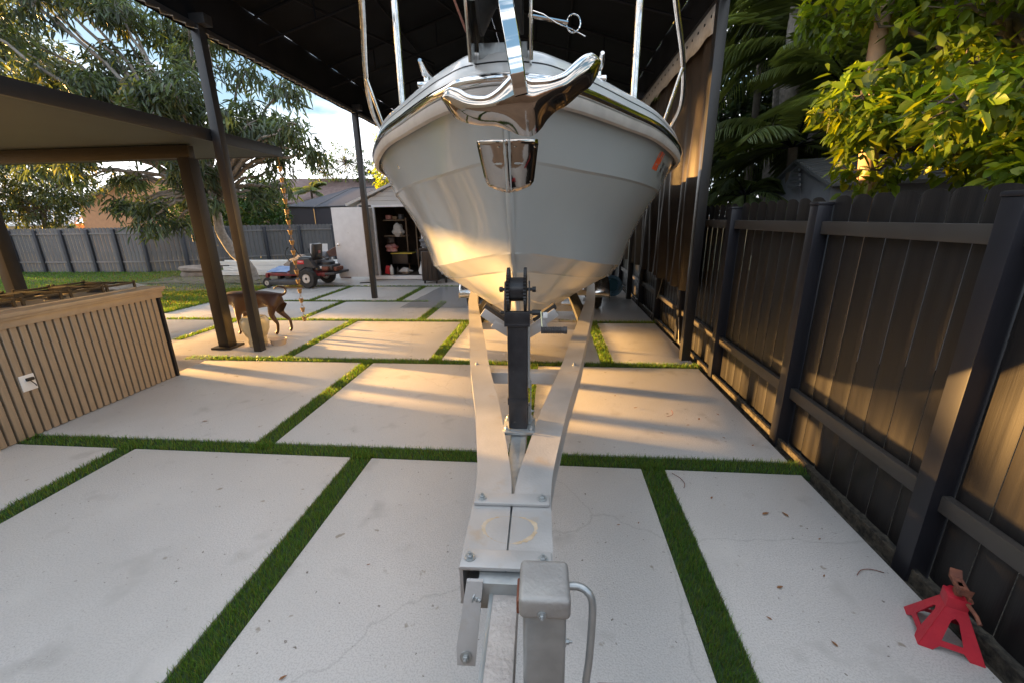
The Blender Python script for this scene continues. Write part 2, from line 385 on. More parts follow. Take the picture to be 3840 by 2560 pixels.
fl = MB(); fl.box(-9.4, -4.306, .90, YL[1] + HW, -.12, 0, .006); fl.box(-4.306, -4.93 + .3, YL[1] - HW, YL[1] + HW, -.12, -.001)
struct('pergola_floor', fl, M['conctan'], smooth=30)
pv = MB(); pv.box(-9.4, 6.5, -5.2, .894, -.12, -.002); struct('added_reflection_ground', pv, M['brownwall'], smooth=0)  # unseen brown ground, added so the bow chrome mirrors something dark
turf_rects += [(-4.2, XR + .06, YL[0] - HW, YL[0] + HW), (-4.62, XR + .04, YL[1] - HW, YL[1] + HW), (-6.9, XR + .02, YL[2] - HW, YL[2] + HW),
               (-7.3, -2.55, YL[3] - HW, YL[3] + HW), (-7.3, XR, YL[4] - HW, YL[4] + HW)]
fil = MB(); fil.box(-9.4, -6.9, YL[2] - HW, YL[2] + HW, -.12, -.001); fil.box(-2.55, XR, YL[3] - HW, YL[3] + HW, -.12, -.001)
struct('concrete_infill', fil, M['conc'], smooth=0)
tb = MB()
for q in turf_rects: tb.box(q[0], q[1], q[2], q[3], -.05, -.012)
struct('turf_bed', tb, M['turfbase'], smooth=0)
# gravel and black channel along the right fence
ch = MB(); ch.box(XR + .03, 1.79, -3, 13.4, -.1, -.045, .004); ch.box(1.72, 1.745, -3, 13.4, -.05, .03, .004)
struct('edge_channel', ch, M['soil'], smooth=0)
# artificial turf blades
P = []
for (x0, x1, y0, y1) in turf_rects:
    n_y = max(1, int((y1 - y0) / .1)); 
    for k in range(n_y):
        ya = y0 + (y1 - y0) * k / n_y; yb = y0 + (y1 - y0) * (k + 1) / n_y
        n_x = max(1, int((x1 - x0) / .4))
        for j in range(n_x):
            xa = x0 + (x1 - x0) * j / n_x; xb = x0 + (x1 - x0) * (j + 1) / n_x
            cx, cy = (xa + xb) / 2, (ya + yb) / 2; D = max(1.9, math.hypot(cx, cy, 1.6))
            if cy < .5: continue
            dens = min(26000, 26000 * (2.3 / D) ** 1.8)
            cnt = int((xb - xa) * (yb - ya) * dens)
            if cnt: P.append(np.stack([RNG.uniform(xa, xb, cnt), RNG.uniform(ya, yb, cnt), np.full(cnt, -.012), np.full(cnt, D)], 1))
P = np.concatenate(P); D = P[:, 3]; P = P[:, :3].copy(); n = len(P)
h = RNG.uniform(.026, .042, n)
tn = np.stack([RNG.uniform(.6, 1.25, n), RNG.uniform(.7, 1.2, n), RNG.uniform(.6, 1.2, n)], 1)
dry = RNG.random(n) < .12; tn[dry] *= np.array([1.9, 1.35, 1.2])
w = .0022 * np.maximum(1, D / 2.3)[:, None]
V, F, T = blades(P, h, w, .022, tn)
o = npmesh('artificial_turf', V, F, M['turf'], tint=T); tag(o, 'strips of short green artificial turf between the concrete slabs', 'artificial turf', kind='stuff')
# lawn blades
def lawn_pts(n, x0, x1, y0, y1):
    q = np.stack([RNG.uniform(x0, x1, n), RNG.uniform(y0, y1, n), np.full(n, -.012)], 1)
    return q
q = np.concatenate([lawn_pts(26000, -13, -7.4, 7.2, 10.5), lawn_pts(42000, -20, -7.4, 9, 14.5), lawn_pts(3500, -7.6, -7.3, 7.15, 10.2)])
bare = (np.sin(q[:, 0] * 1.1 + 2) + np.sin(q[:, 1] * 1.7 + q[:, 0] * .6) * .7)
dd = np.hypot(q[:, 0] + 9.6, (q[:, 1] - 12.0))
keep = (dd > 2.5) | (RNG.random(len(q)) < .12); q = q[keep]; bare = bare[keep]; dd = dd[keep]
n = len(q); tn = np.stack([RNG.uniform(.6, 1.3, n), RNG.uniform(.7, 1.2, n), RNG.uniform(.5, 1.1, n)], 1)
browny = RNG.random(n) < np.clip(.55 - (dd - 2.5) * .13, .04, .6); tn[browny] *= np.array([2., 1., 1.1])
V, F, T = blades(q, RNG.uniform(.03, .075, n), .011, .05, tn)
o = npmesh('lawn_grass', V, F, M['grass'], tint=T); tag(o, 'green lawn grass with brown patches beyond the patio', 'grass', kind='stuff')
ll = MB(); 
rows = [[(x + .12 * math.sin(y * 5), y + .1 * math.sin(x * 4), -.006 + .02 * random.random()) for x in np.linspace(-11.6, -7.45, 26)] for y in np.linspace(10.9, 13.3, 16)]
ll.grid(rows); o = struct('bare_earth', ll, M['litter'], smooth=0)

# ------------------------------------------------------------------ fences
def scallop_panel(p0, p1, zt, zb, pitch, arch, th=.012, rib=.012):
    """vertical boards with rounded tops between two points; returns MB. rib = groove depth"""
    mb = MB(); p0 = Vector(p0); p1 = Vector(p1); L = (p1 - p0).length; d = (p1 - p0) / L; nrm = Vector((-d.y, d.x, 0))
    nb = max(1, round(L / pitch)); w = L / nb
    for i in range(nb):
        a = p0 + d * (w * i + .002); b = p0 + d * (w * (i + 1) - .002)
        off = nrm * (.0)
        top = []
        K = 7
        for k in range(K + 1):
            f = k / K; x = a + (b - a) * f
            z = zt - arch + arch * math.sqrt(max(0, 1 - (2 * f - 1) ** 2)) if arch else zt
            prof = rib * (1 - abs(2 * f - 1) ** 6)
            top.append((x + nrm * prof, z))
        mb.grid([[Vector((t.x, t.y, zb)) for t, z in top], [Vector((t.x, t.y, z)) for t, z in top]])
    return mb
fr = thing('vinyl_fence', 'tall dark brown vinyl fence with scalloped board tops running along the right side', 'fence', (1.78, 1.8, 0))
posts = [-.75, .5, 1.80, 3.03, 4.38, 5.70, 7.0, 8.3, 9.6, 10.9, 12.2, 13.5]
for i, y in enumerate(posts):
    m_ = MB(); m_.box(1.705, 1.805, y - .045, y + .045, -.1, 1.70, .006); m_.box(1.70, 1.81, y - .05, y + .05, 1.70, 1.722, .008); m_.build('post', M['fencepost'], fr)
    if i < len(posts) - 1:
        y2 = posts[i + 1]
        scallop_panel((1.80, y + .047, 0), (1.80, y2 - .047, 0), 1.755, .0, .152, .028, rib=.008).build('board_panel', M['fence'], fr, smooth=30)
        for z0, z1 in ((1.52, 1.60), (.36, .44)):
            m_ = MB(); m_.box(1.745, 1.785, y + .046, y2 - .046, z0, z1, .004); m_.build('rail', M['fencelight'], fr)
bf = thing('metal_fence', 'slate grey ribbed metal fence with dark posts along the back of the lawn', 'fence', (-14, 13.7, 0))
def fence_run(pts, first=True):
    for i, (x, y) in enumerate(pts):
        m_ = MB(); m_.box(x - .05, x + .05, y - .09, y - .0, -.1, 1.47, .005); m_.build('post', M['fencebackpost'], bf)
        if i < len(pts) - 1:
            x2, y2 = pts[i + 1]
            scallop_panel((x, y, 0), (x2, y2, 0), 1.53, -.02, .145, .03, rib=-.016).build('board_panel', M['fenceback'], bf, smooth=30)
            a = Vector((x, y - .03, 0)); b = Vector((x2, y2 - .03, 0)); c = (a + b) / 2; L = (b - a).length; an = math.atan2(y2 - y, x2 - x)
            for zc in (1.33, .36):
                m_ = MB(); m_.rbox((c.x, c.y, zc), (L - .1, .035, .05), (0, 0, an), .004); m_.build('rail', M['fencerail'], bf)
fence_run([(-22.2 + 1.02 * i, 13.55) for i in range(9)] + [(-13.0, 14.05), (-12.0, 15.0), (-11.15, 15.85), (-10.0, 16.3), (-8.75, 16.6), (-7.5, 16.9), (-6.2, 17.2), (-4.9, 17.5)])

# ------------------------------------------------------------------ boat shade canopy
cn = thing('boat_canopy', 'black fabric carport canopy on dark metal posts above the boat', 'canopy', (-1.1, 8, 0))
for (x, y) in ((-3.87, 4.98), (-3.87, 8.76), (-3.87, 12.54), (1.60, 4.90), (1.60, 8.76), (1.60, 12.54)):
    m_ = MB(); m_.box(x - .05, x + .05, y - .05, y + .05, 0, 3.70, .005); m_.build('post', M['frame'], cn)
    m_ = MB(); m_.box(x - .14, x + .14, y - .06, y + .06, 3.70, 3.80, .005); m_.build('bracket', M['frame'], cn)
Y0, Y1, XE, XW, XRI, ZE, ZR = 4.1, 14.0, -3.87, 1.62, -1.12, 4.2, 5.05
for x in (XE, XW):
    m_ = MB(); m_.box(x - .03, x + .03, Y0, Y1, 3.66, 3.71, .004); m_.build('eave_beam', M['frame'], cn)
    v = MB(); ys = np.linspace(Y0, Y1, 60)
    v.grid([[(x + .035 * (1 if x > 0 else -1) + .008 * math.sin(y * 9), y, z) for y in ys] for z in (3.64, 3.85, ZE + .035)]); v.build('valance', M['fabric'], cn)
    # lacing under the valance
    lc = MB(); pz = []
    for k in range(132): pz.append((x + (.03 if k % 2 else -.03), Y0 + (Y1 - Y0) * k / 131, 3.652 + (.006 if k % 3 else 0)))
    lc.tube(pz, .006, 5)
    lc.build('lacing', M['webbing'], cn)
tri = MB()
for y in (Y1,): tri.poly([(XE, y, 3.64), (XW, y, 3.64), (XW, y, ZE), (XRI, y, ZR), (XE, y, ZE)])
tri.build('end_panel', M['fabric'], cn)
rf = MB(); ys = np.linspace(Y0 - .1, Y1, 40)
def sag(y, f): return -.03 * math.sin(PI * ((y - 4.98) / 1.26 % 1)) * math.sin(PI * f)
rf.grid([[(XE - .03 + (XRI - XE) * f, y, ZE + (ZR - ZE) * f + sag(y, f) + .03) for y in ys] for f in (0, .25, .5, .75, 1)])
rf.grid([[(XRI + (XW + .03 - XRI) * f, y, ZR + (ZE - ZR) * f + sag(y, f) + .03) for y in ys] for f in (0, .25, .5, .75, 1)])
rf.build('roof', M['fabric'], cn)
for y in np.arange(4.98 - .85, Y1, 1.89):
    m_ = MB()
    for (a, b) in ((XE, XRI), (XW, XRI)):
        m_.tube([(a, y, ZE - .02), (b, y, ZR - .03)], .02, 6); m_.tube([(a, y, ZE - .32), (b, y, ZR - .42)], .016, 6)
        for f in (.3, .7):
            x = a + (b - a) * f; m_.tube([(x, y, ZE - .02 + (ZR - ZE - .01) * f), (x, y, ZE - .32 + (ZR - ZE - .1) * f)], .012, 6)
    m_.build('truss', M['trussm'], cn)
m_ = MB()
for f in (.5, 1.):
    m_.tube([(XE + (XRI - XE) * f, Y0, ZE + (ZR - ZE) * f - .03), (XE + (XRI - XE) * f, Y1, ZE + (ZR - ZE) * f - .03)], .018, 6)
    m_.tube([(XW + (XRI - XW) * f, Y0, ZE + (ZR - ZE) * f - .03), (XW + (XRI - XW) * f, Y1, ZE + (ZR - ZE) * f - .03)], .018, 6)
m_.build('purlins', M['trussm'], cn).name = 'purlin'
m_ = MB(); m_.tube([(-3.4, 5.0, ZE), (-2.3, 9, 4.5)], .02, 6); m_.tube([(-2.3, 5.0, 4.6), (-1.2, 9, 4.85)], .02, 6); m_.build('brace', M['trussm'], cn)
# side curtain along the right edge of the canopy
cu = MB(); ys = np.linspace(5.12, 13.6, 170); rows = []
for z in np.linspace(0.75, 3.68, 16):
    f = (3.68 - z) / 2.9
    rows.append([(1.645 + .03 * math.sin(y * 17 + .8 * math.sin(z * 2)) * (.4 + f) + .03 * math.sin(y * 6.3 + z), y, z) for y in ys])
cu.grid(rows)
o = cu.build('side_curtain', M['curtain'], smooth=60); tag(origin_to(o, (1.68, 9, .75)), 'dark brown shiny curtain hanging in folds behind the right canopy post', 'curtain')
m_ = MB(); ys = np.linspace(5.0, 13.6, 90)
m_.grid([[(1.575 + .01 * math.sin(y * 12), y, 3.40 + .018 * math.sin(y * 11)) for y in ys], [(1.575, y, 3.64) for y in ys]])
wb = m_.build('hem_webbing', M['webbing'], cn, solid=.004)
m_ = MB()
for y in np.arange(5.1, 13.5, .2): m_.disc((1.569, y, 3.56), (1, 0, 0), .014, .008, 10)
m_.build('grommets', M['iron'], wb).name = 'grommet'

# ------------------------------------------------------------------ pergola over the outdoor kitchen
pg = thing('flat_roof_pergola', 'dark bronze pergola with flat grey roof panel over the outdoor kitchen', 'pergola', (-6, 4, 0))
for (x, y) in ((-4.43, 5.11), (-7.42, 5.11)):
    m_ = MB(); m_.box(x - .075, x + .075, y - .075, y + .075, .03, 2.40, .004); p_ = m_.build('post', M['perg'], pg)
    m_ = MB(); m_.box(x - .14, x + .14, y - .14, y + .14, 0, .03, .006); m_.build('base_plate', M['perg'], p_)
m_ = MB(); m_.box(-9.1, -4.36, 5.06, 5.15, 2.40, 2.545, .003); m_.build('beam', M['perg'], pg)
m_ = MB(); m_.box(-9.2, -3.975, 2.3, 6.22, 2.557, 2.565); m_.build('ceiling_panel', M['pergpan'], pg)
m_ = MB(); m_.box(-9.2, -3.975, 2.3, 6.22, 2.57, 2.64); m_.build('roof_panel', M['perg'], pg)
m_ = MB(); m_.box(-3.97, -3.93, 1.2, 6.27, 2.55, 2.68, .004); m_.box(-9.2, -3.97, 6.225, 6.265, 2.55, 2.68, .004); m_.build('fascia', M['perg'], pg)
m_ = MB(); m_.tube([(-4.52, 5.03, 1.5), (-4.52, 5.03, 1.42)], .01, 6)
m_.build('hook', M['iron'], pg)

# house wall at the left edge that the pergola is fixed to
hs = thing('stucco_house', 'beige stucco house wall the pergola is fixed to at the left edge', 'house', (-7, 0, 0))
m_ = MB(); m_.box(-11.5, -4.17, -6, 2.44, 0, 3.1); m_.build('wall', M['stucco'], hs)
m_ = MB(); m_.box(-4.17, 6.5, -10, -5.2, 0, 2.9); m_.build('rear_wing', M['brownwall'], hs)
m_ = MB(); m_.box(-11.8, -4.4, -6.3, 2.29, 3.1, 3.3); m_.build('roof', M['roofbrown'], hs)

# ------------------------------------------------------------------ kitchen counter
kc = thing('kitchen_counter', 'tan outdoor kitchen counter clad in vertical wood slats with black gaps', 'counter', (-4.6, 3.2, 0))
XF = -4.2
m_ = MB(); m_.box(-4.98, XF - .012, 2.45, 4.045, 0.0, .93); m_.build('carcass', M['slot'], kc)
m_ = MB(); y = 2.452
while y < 4.0:
    m_.box(XF - .018, XF + .012, y, y + .046, 0.004, .90, .003, seg=1); y += .0605
m_.build('slat_cladding', M['wood'], kc)
m_ = MB(); m_.box(XF - .03, XF + .016, 4.035, 4.062, 0, .93, .002); m_.build('corner_strip', M['slot'], kc)
m_ = MB(); m_.box(XF - .02, XF + .022, 2.45, 4.085, .885, .945, .004); m_.box(-5.06, XF + .035, 2.445, 4.10, .945, .965, .003); m_.build('counter_rim', M['stone'], kc)
m_ = MB(); m_.box(-5.08, XF + .042, 2.445, 4.12, .966, 1.0, .004); m_.build('countertop', M['stone'], kc)
ol = MB(); ol.box(XF + .013, XF + .02, 2.70, 2.80, .375, .505, .003); pl_ = ol.build('outlet_plate', M['white'], kc)
m_ = MB(); m_.box(XF + .02, XF + .04, 2.735, 2.785, .455, .48, .004); m_.tube([(XF + .03, 2.76, .455), (XF + .05, 2.77, .42), (XF + .025, 2.79, .40)], .0035, 6); m_.build('plug', M['iron'], pl_)
ck = thing('gas_cooktop', 'four burner gas cooktop with black cast iron grates on the tan counter', 'cooktop', (-4.62, 3.2, 1.0))
m_ = MB(); m_.box(-4.95, -4.30, 2.62, 3.93, 1.0, 1.012, .003); m_.build('tray', M['steeltop'], ck)
for (bx, by) in ((-4.78, 2.95), (-4.46, 2.95), (-4.78, 3.32), (-4.46, 3.32), (-4.78, 3.68), (-4.46, 3.68)):
    m_ = MB(); m_.lathe([(.075, 1.012), (.07, 1.02), (.05, 1.024), (.05, 1.034), (.03, 1.04)], (bx, by, 0), 20); m_.build('burner', M['iron'], ck)
for by in (2.8, 3.14, 3.5, 3.82):
    g = MB()
    for gy in (by - .14, by + .14): g.box(-4.92, -4.33, gy - .006, gy + .006, 1.050, 1.068, .002)
    for gx_ in (-4.92, -4.72, -4.54, -4.34): g.box(gx_ - .006, gx_ + .006, by - .145, by + .145, 1.050, 1.070, .002)
    for gx_ in (-4.92, -4.34):
        for gy in (by - .14, by + .14): g.box(gx_ - .009, gx_ + .009, gy - .009, gy + .009, 1.012, 1.082)
    g.box(-4.70, -4.56, by - .03, by + .03, 1.050, 1.082, .004)
    g.build('grate', M['iron'], ck)
fo = MB(); random.seed(3)
rows = [[(-4.86 + .5 * u, 3.78 + .34 * v, 1.004 + .035 * random.random() * math.sin(PI * u) + .004) for u in np.linspace(0, 1, 12)] for v in np.linspace(0, 1, 9)]
fo.grid(rows); o = fo.build('plastic_wrap', M['foil'], smooth=0, solid=.001); tag(origin_to(o, (-4.6, 3.95, 1.0)), 'crumpled clear plastic wrap glinting on the end of the counter beside the cooktop', 'plastic wrap')

# ------------------------------------------------------------------ rain chain
rc = thing('rain_chain', 'copper rain chain of small cups hanging from the pergola corner', 'rain chain', (-4.02, 6.30, .1))
zc = 2.42; k = 0; links = MB()
while zc > .02:
    cup = MB(); cup.lathe([(.018, zc - .058), (.020, zc - .06), (.034, zc), (.036, zc + .002), (.036, zc + .006), (.031, zc + .003), (.017, zc - .05)], (-4.02, 6.30, 0), 14)
    cp = cup.build('cup', M['brass'], rc)
    hd = MB(); hd.tube([(-4.02 - .033, 6.30, zc), (-4.02 - .02, 6.30, zc + .035), (-4.02, 6.30, zc + .045), (-4.02 + .02, 6.30, zc + .035), (-4.02 + .033, 6.30, zc)], .0025, 5); hd.build('bail', M['brass'], cp)
    q = MB(); q.tube([(-4.02 + .008 * math.cos(a), 6.30, zc + .068 + .028 * math.sin(a)) for a in np.linspace(0, 2 * PI, 13)], .0025, 5); q.build('link', M['brass'], cp)
    zc -= .152; k += 1
links.tube([(-4.02, 6.30, 2.45), (-4.02, 6.28, 2.555)], .0035, 5)
links.build('hanger', M['brass'], rc)

# ------------------------------------------------------------------ boat
BX, BROT = -.12, .03
boat = thing('motor_boat', 'large grey and white motor boat with chrome bow fittings sitting on its trailer', 'boat', (BX, 0, 0), BROT)
S0 = 1.57
keelL = [(.0, 2.10), (.08, 1.95), (.13, 1.86), (.23, 1.70), (.38, 1.5), (.47, 1.41), (.62, 1.27), (.82, 1.12), (1.1, .98), (1.5, .88), (2.0, .80), (2.8, .745), (4.0, .71), (6.6, .70)]
def kz(s): return float(np.interp(s, [a for a, b in keelL], [b for a, b in keelL]))
def ks(z): return float(np.interp(z, [b for a, b in keelL][::-1], [a for a, b in keelL][::-1]))
LN = {  # longitudinal lines: (s, halfwidth, z)
 'sheer': [(.0, .012, 2.065), (.012, .07, 2.065), (.045, .135, 2.066), (.12, .20, 2.068), (.25, .295, 2.072), (.56, .49, 2.08), (1.03, .77, 2.088), (1.78, 1.10, 2.09), (2.36, 1.27, 2.085), (3.2, 1.34, 2.05), (4.6, 1.33, 2.0), (6.6, 1.28, 1.94)],
 'knuckle': [(.13, .012, 1.86), (.17, .055, 1.86), (.24, .13, 1.857), (.33, .22, 1.855), (.45, .33, 1.85), (.75, .52, 1.85), (1.33, .85, 1.845), (1.95, 1.09, 1.84), (2.6, 1.22, 1.83), (3.4, 1.27, 1.81), (4.6, 1.27, 1.78), (6.6, 1.22, 1.72)],
 'chine': [(.38, .012, 1.50), (.41, .04, 1.495), (.47, .09, 1.485), (.58, .16, 1.465), (.75, .27, 1.435), (.95, .38, 1.40), (1.3, .54, 1.345), (1.75, .71, 1.29), (2.5, .90, 1.21), (3.5, 1.04, 1.13), (4.8, 1.10, 1.07), (6.6, 1.10, 1.03)],
 'boot': [(.48, .012, 1.40), (.51, .035, 1.397), (.57, .075, 1.39), (.68, .13, 1.37), (.83, .21, 1.345), (1.05, .31, 1.305), (1.35, .43, 1.255), (1.85, .62, 1.185), (2.6, .82, 1.10), (3.6, .96, 1.02), (4.8, 1.01, .97), (6.6, 1.01, .94)],
 'strake': [(.62, .008, 1.27), (.66, .022, 1.255), (.75, .045, 1.225), (.88, .08, 1.18), (1.05, .13, 1.13), (1.3, .19, 1.07), (1.6, .25, 1.01), (2.1, .35, .945), (2.8, .45, .89), (3.7, .52, .85), (4.8, .54, .83), (6.6, .54, .82)],
}
NT = 70
def bp(s, w, z): return (w, S0 + s, z)
GT = np.linspace(0, 1, NT) ** 2.1
def resamp(v):
    d = interp(v, 900); d = d[np.argsort(d[:, 0])]
    s = v[0][0] + (6.6 - v[0][0]) * GT
    o = np.stack([s, np.interp(s, d[:, 0], d[:, 1]), np.interp(s, d[:, 0], d[:, 2])], 1)
    for _ in range(6): o[2:-1, 1:] = .25 * o[1:-2, 1:] + .5 * o[2:-1, 1:] + .25 * o[3:, 1:]
    return o
LI = {k: resamp(v) for k, v in LN.items()}
_f = (LI['sheer'][:, 2] - LI['knuckle'][:, 2]) / (LI['sheer'][:, 2] - LI['chine'][:, 2])
LI['knuckle'][1:, 1] = (LI['sheer'][:, 1] * (1 - _f) + LI['chine'][:, 1] * _f)[1:] + .012 * np.minimum(1, GT[1:] * 20)
LI['knuckle'][1:, 0] = np.maximum(LI['knuckle'][1:, 0], LI['sheer'][1:, 0] * (1 - _f[1:]) + LI['chine'][1:, 0] * _f[1:])
def side(sg, A, B, nb, flare=0.):
    rows = []
    for i in range(NT):
        a = A[i]; b = B[i]; r = []
        for j in range(nb + 1):
            f = j / nb; p = a * (1 - f) + b * f
            wv = p[1] - flare * math.sin(PI * f) * min(1, p[1] * 2)
            r.append(bp(p[0] + flare * .2 * math.sin(PI * f), sg * max(.003, wv), p[2]))
        rows.append(r)
    return rows
up = MB(); lo = MB()
for sg in (-1, 1):
    st = .014
    kn2 = LI['knuckle'].copy(); kn2[:, 1] = np.maximum(.008, kn2[:, 1] - st * np.clip(kn2[:, 1] * 8, 0, 1)); kn2[:, 2] -= .010
    up.grid(side(sg, LI['sheer'], LI['knuckle'], 5, .004)); up.grid(side(sg, LI['knuckle'], kn2, 1))
    ch2 = LI['chine'].copy(); ch2[:, 1] = np.maximum(.008, ch2[:, 1] - st * np.clip(ch2[:, 1] * 8, 0, 1)); ch2[:, 2] -= .009
    up.grid(side(sg, kn2, LI['chine'], 10, .035)); up.grid(side(sg, LI['chine'], ch2, 1))
    bo2 = LI['boot'].copy(); bo2[:, 1] = np.maximum(.008, bo2[:, 1] - st * np.clip(bo2[:, 1] * 8, 0, 1)); bo2[:, 2] -= .008
    up.grid(side(sg, ch2, LI['boot'], 3)); up.grid(side(sg, LI['boot'], bo2, 1))
    keel = LI['strake'].copy()
    for i in range(NT): keel[i] = (keel[i][0], .0, kz(keel[i][0]) - .002)
    st2 = LI['strake'].copy(); st2[:, 1] = np.maximum(.005, st2[:, 1] - .02 * np.clip(st2[:, 1] * 5, 0, 1)); st2[:, 2] -= .006
    lo.grid(side(sg, bo2, LI['strake'], 5)); lo.grid(side(sg, LI['strake'], st2, 1)); lo.grid(side(sg, st2, keel, 3))
    # transom
tr = MB(); tp = [LI[k][-1] for k in ('sheer', 'knuckle', 'chine', 'boot', 'strake')]
pts = [bp(p[0], p[1], p[2]) for p in tp] + [bp(6.6, 0, .70)] + [bp(p[0], -p[1], p[2]) for p in tp[::-1]]
tr.poly(pts); 
# rounded stem bar
zz = np.linspace(2.095, .99, 40); rows = []
for z in zz:
    s = ks(z); rw = .016
    rows.append([bp(s + .004, -rw, z), bp(s - .004, -rw * .6, z), bp(s - .007, 0, z), bp(s - .004, rw * .6, z), bp(s + .004, rw, z)])
up.grid(rows)
hull_me_bm = up.bm.copy()
hull = up.build('hull', M['gel'], boat, local=True, smooth=35)
hb = lo.build('hull_bottom', M['gelbot'], boat, local=True, smooth=35)
tr.build('transom', M['gel'], boat, local=True)
bvh = BVHTree.FromBMesh(hull_me_bm)
def hit_front(x, z, off=.004, d=(0, 1, 0)):
    h_, n_, i_, t_ = bvh.ray_cast(Vector((x, .5, z)), Vector(d))
    if n_.y > 0: n_ = -n_
    return h_ + n_ * off
# rub rail stack: sweep profiles along the sheer curve
def sheer_sweep(mb, prof, n=110, zadd=0.):
    C = interp(LN['sheer'], n); 
    for sg in (-1, 1):
        rows = []
        for i in range(n):
            a = C[max(i - 1, 0)]; b = C[min(i + 1, n - 1)]; t = Vector((b[1] - a[1], b[0] - a[0])); 
            if t.length == 0: t = Vector((1, 0))
            t.normalize(); nx, ny = t.y, -t.x   # outward (width, s)
            if i == 0: nx, ny = 0, -1
            w0 = 0. if i == 0 else C[i][1]
            rows.append([(sg * (w0 + nx * o_), S0 + C[i][0] + ny * o_, C[i][2] + z_) for (o_, z_) in prof])
        mb.grid(rows)
m_ = MB(); sheer_sweep(m_, [(.0, -.042), (.022, -.040), (.030, -.025), (.030, .0), (.018, .008), (-.01, .008)]); m_.build('rub_rail', M['rubbase'], boat, local=True)
m_ = MB(); sheer_sweep(m_, [(.012, .004), (.030, .006), (.040, .014), (.043, .024), (.040, .034), (.030, .041), (.010, .042)]); m_.build('chrome_strip', M['chrome'], boat, local=True, smooth=60)
m_ = MB(); sheer_sweep(m_, [(.018, .038), (.020, .05), (.014, .075)]); m_.build('gunwale_cap', M['gelwhite'], boat, local=True)
m_ = MB(); sheer_sweep(m_, [(.0150, .073), (.013, .080)]); m_.build('black_seam', M['blackline'], boat, local=True)
m_ = MB(); C = interp(LN['sheer'], 110); rows = []
prof = [(.014, .078), (.006, .102), (-.02, .122), (-.07, .130), (-.14, .118)]
sheer_sweep(m_, prof)
# deck between the toe rails
rowsd = []
for i in range(4, 108):
    w = max(.0, C[i][1] - .12); s = C[i][0] + .02; z = C[i][2] + .120
    rowsd.append([(f * w, S0 + s + .1 * (1 - abs(f)), z + .03 * (1 - f * f)) for f in (-1, -.6, -.25, 0, .25, .6, 1)])
m_.grid(rowsd); m_.build('deck', M['gelwhite'], boat, local=True, smooth=50)
# stainless bow guard plate
pm = MB(); rows = []
N1 = 15
for j in range(11):
    g = j / 10; r = []
    for i in range(N1):
        f = -1 + 2 * i / (N1 - 1)
        hw = .118 - .022 * g
        ztop = 1.925 + .006 * abs(f) - .012 * (1 - abs(f)) * 0; zbot = 1.748 + .028 * abs(f) ** 1.4
        z = ztop + (zbot - ztop) * g
        # rounded corners
        cr = 1.
        if g > .85: cr = 1 - .12 * ((g - .85) / .15) ** 2
        if g < .08: cr = .97
        r.append(hit_front(f * hw * cr, z, .0045))
    rows.append(r)
pm.grid(rows); gp = pm.build('bow_guard_plate', M['chrome_warm'], boat, local=True, smooth=50, solid=.003)
for (x, z) in ((-.103, 1.905), (.103, 1.905), (-.03, 1.903), (.03, 1.903), (-.085, 1.79), (.085, 1.79), (-.018, 1.765), (.018, 1.765)):
    p = hit_front(x, z, .006); h_, n_, _, _ = bvh.ray_cast(Vector((x, .5, z)), Vector((0, 1, 0)))
    if n_.y > 0: n_ = -n_
    b_ = MB(); b_.disc(p, n_, .005, .003, 10, [(.006, -.002), (.0055, .001), (.002, .0025)]); b_.build('screw', M['chrome'], gp, local=True)
# side sticker and registration letters (port side of the bow)
def hit_side(y, z, off, sg=1):
    h_, n_, i_, t_ = bvh.ray_cast(Vector((sg * 4, y, z)), Vector((-sg, 0, 0)))
    if n_.x * sg < 0: n_ = -n_
    return h_ + n_ * off
def hull_patch(name, y0, y1, z0, z1, m_, parent, off=.003, n=6, sg=1):
    q = MB(); q.grid([[hit_side(y0 + (y1 - y0) * i / n, z0 + (z1 - z0) * j / 3, off, sg) for i in range(n + 1)] for j in range(4)]); return q.build(name, m_, parent, local=True, smooth=60)
st_ = hull_patch('registration_sticker', 2.88, 3.04, 1.935, 2.04, M['sticker'], boat)
for a in (1.948, 2.008): hull_patch('sticker_spot', 2.93, 2.99, a, a + .02, M['rubbase'], st_, .0045, 2)
for a in (1.975, 1.99): hull_patch('sticker_mark', 2.93, 2.99, a, a + .012, M['yellow'], st_, .0045, 2)
def project_text(body, size, yc, zc, sg, name, sx=.5):
    cu = bpy.data.curves.new(name, 'FONT'); cu.body = body; cu.size = size; cu.align_x = 'CENTER'; cu.align_y = 'CENTER'; cu.offset = size * .035
    t = bpy.data.objects.new('t', cu); COL.objects.link(t)
    dg = bpy.context.evaluated_depsgraph_get(); me = bpy.data.meshes.new_from_object(t.evaluated_get(dg)); bpy.data.objects.remove(t)
    bm = bmesh.new(); bm.from_mesh(me); bmesh.ops.triangulate(bm, faces=bm.faces)
    for v in bm.verts: v.co = hit_side(yc + sg * v.co.x * sx, zc + v.co.y, .009, sg)
    bm.to_mesh(me); bm.free(); me.materials.clear()
    return link(name, me, M['ink'], boat, True, 0)
project_text('FL 4475 SR', .13, 3.40, 1.945, 1, 'registration_number', .9)
project_text('FL 4475 SR', .10, 4.4, 1.93, -1, 'registration_number')
m_ = MB(); p = hit_side(2.62, 1.955, .003, -1); m_.disc(p, (-1, -.6, 0), .014, .006, 14, [(.016, -.004), (.014, .003), (.004, .005)]); m_.build('vent_fitting', M['chrome'], boat, local=True)
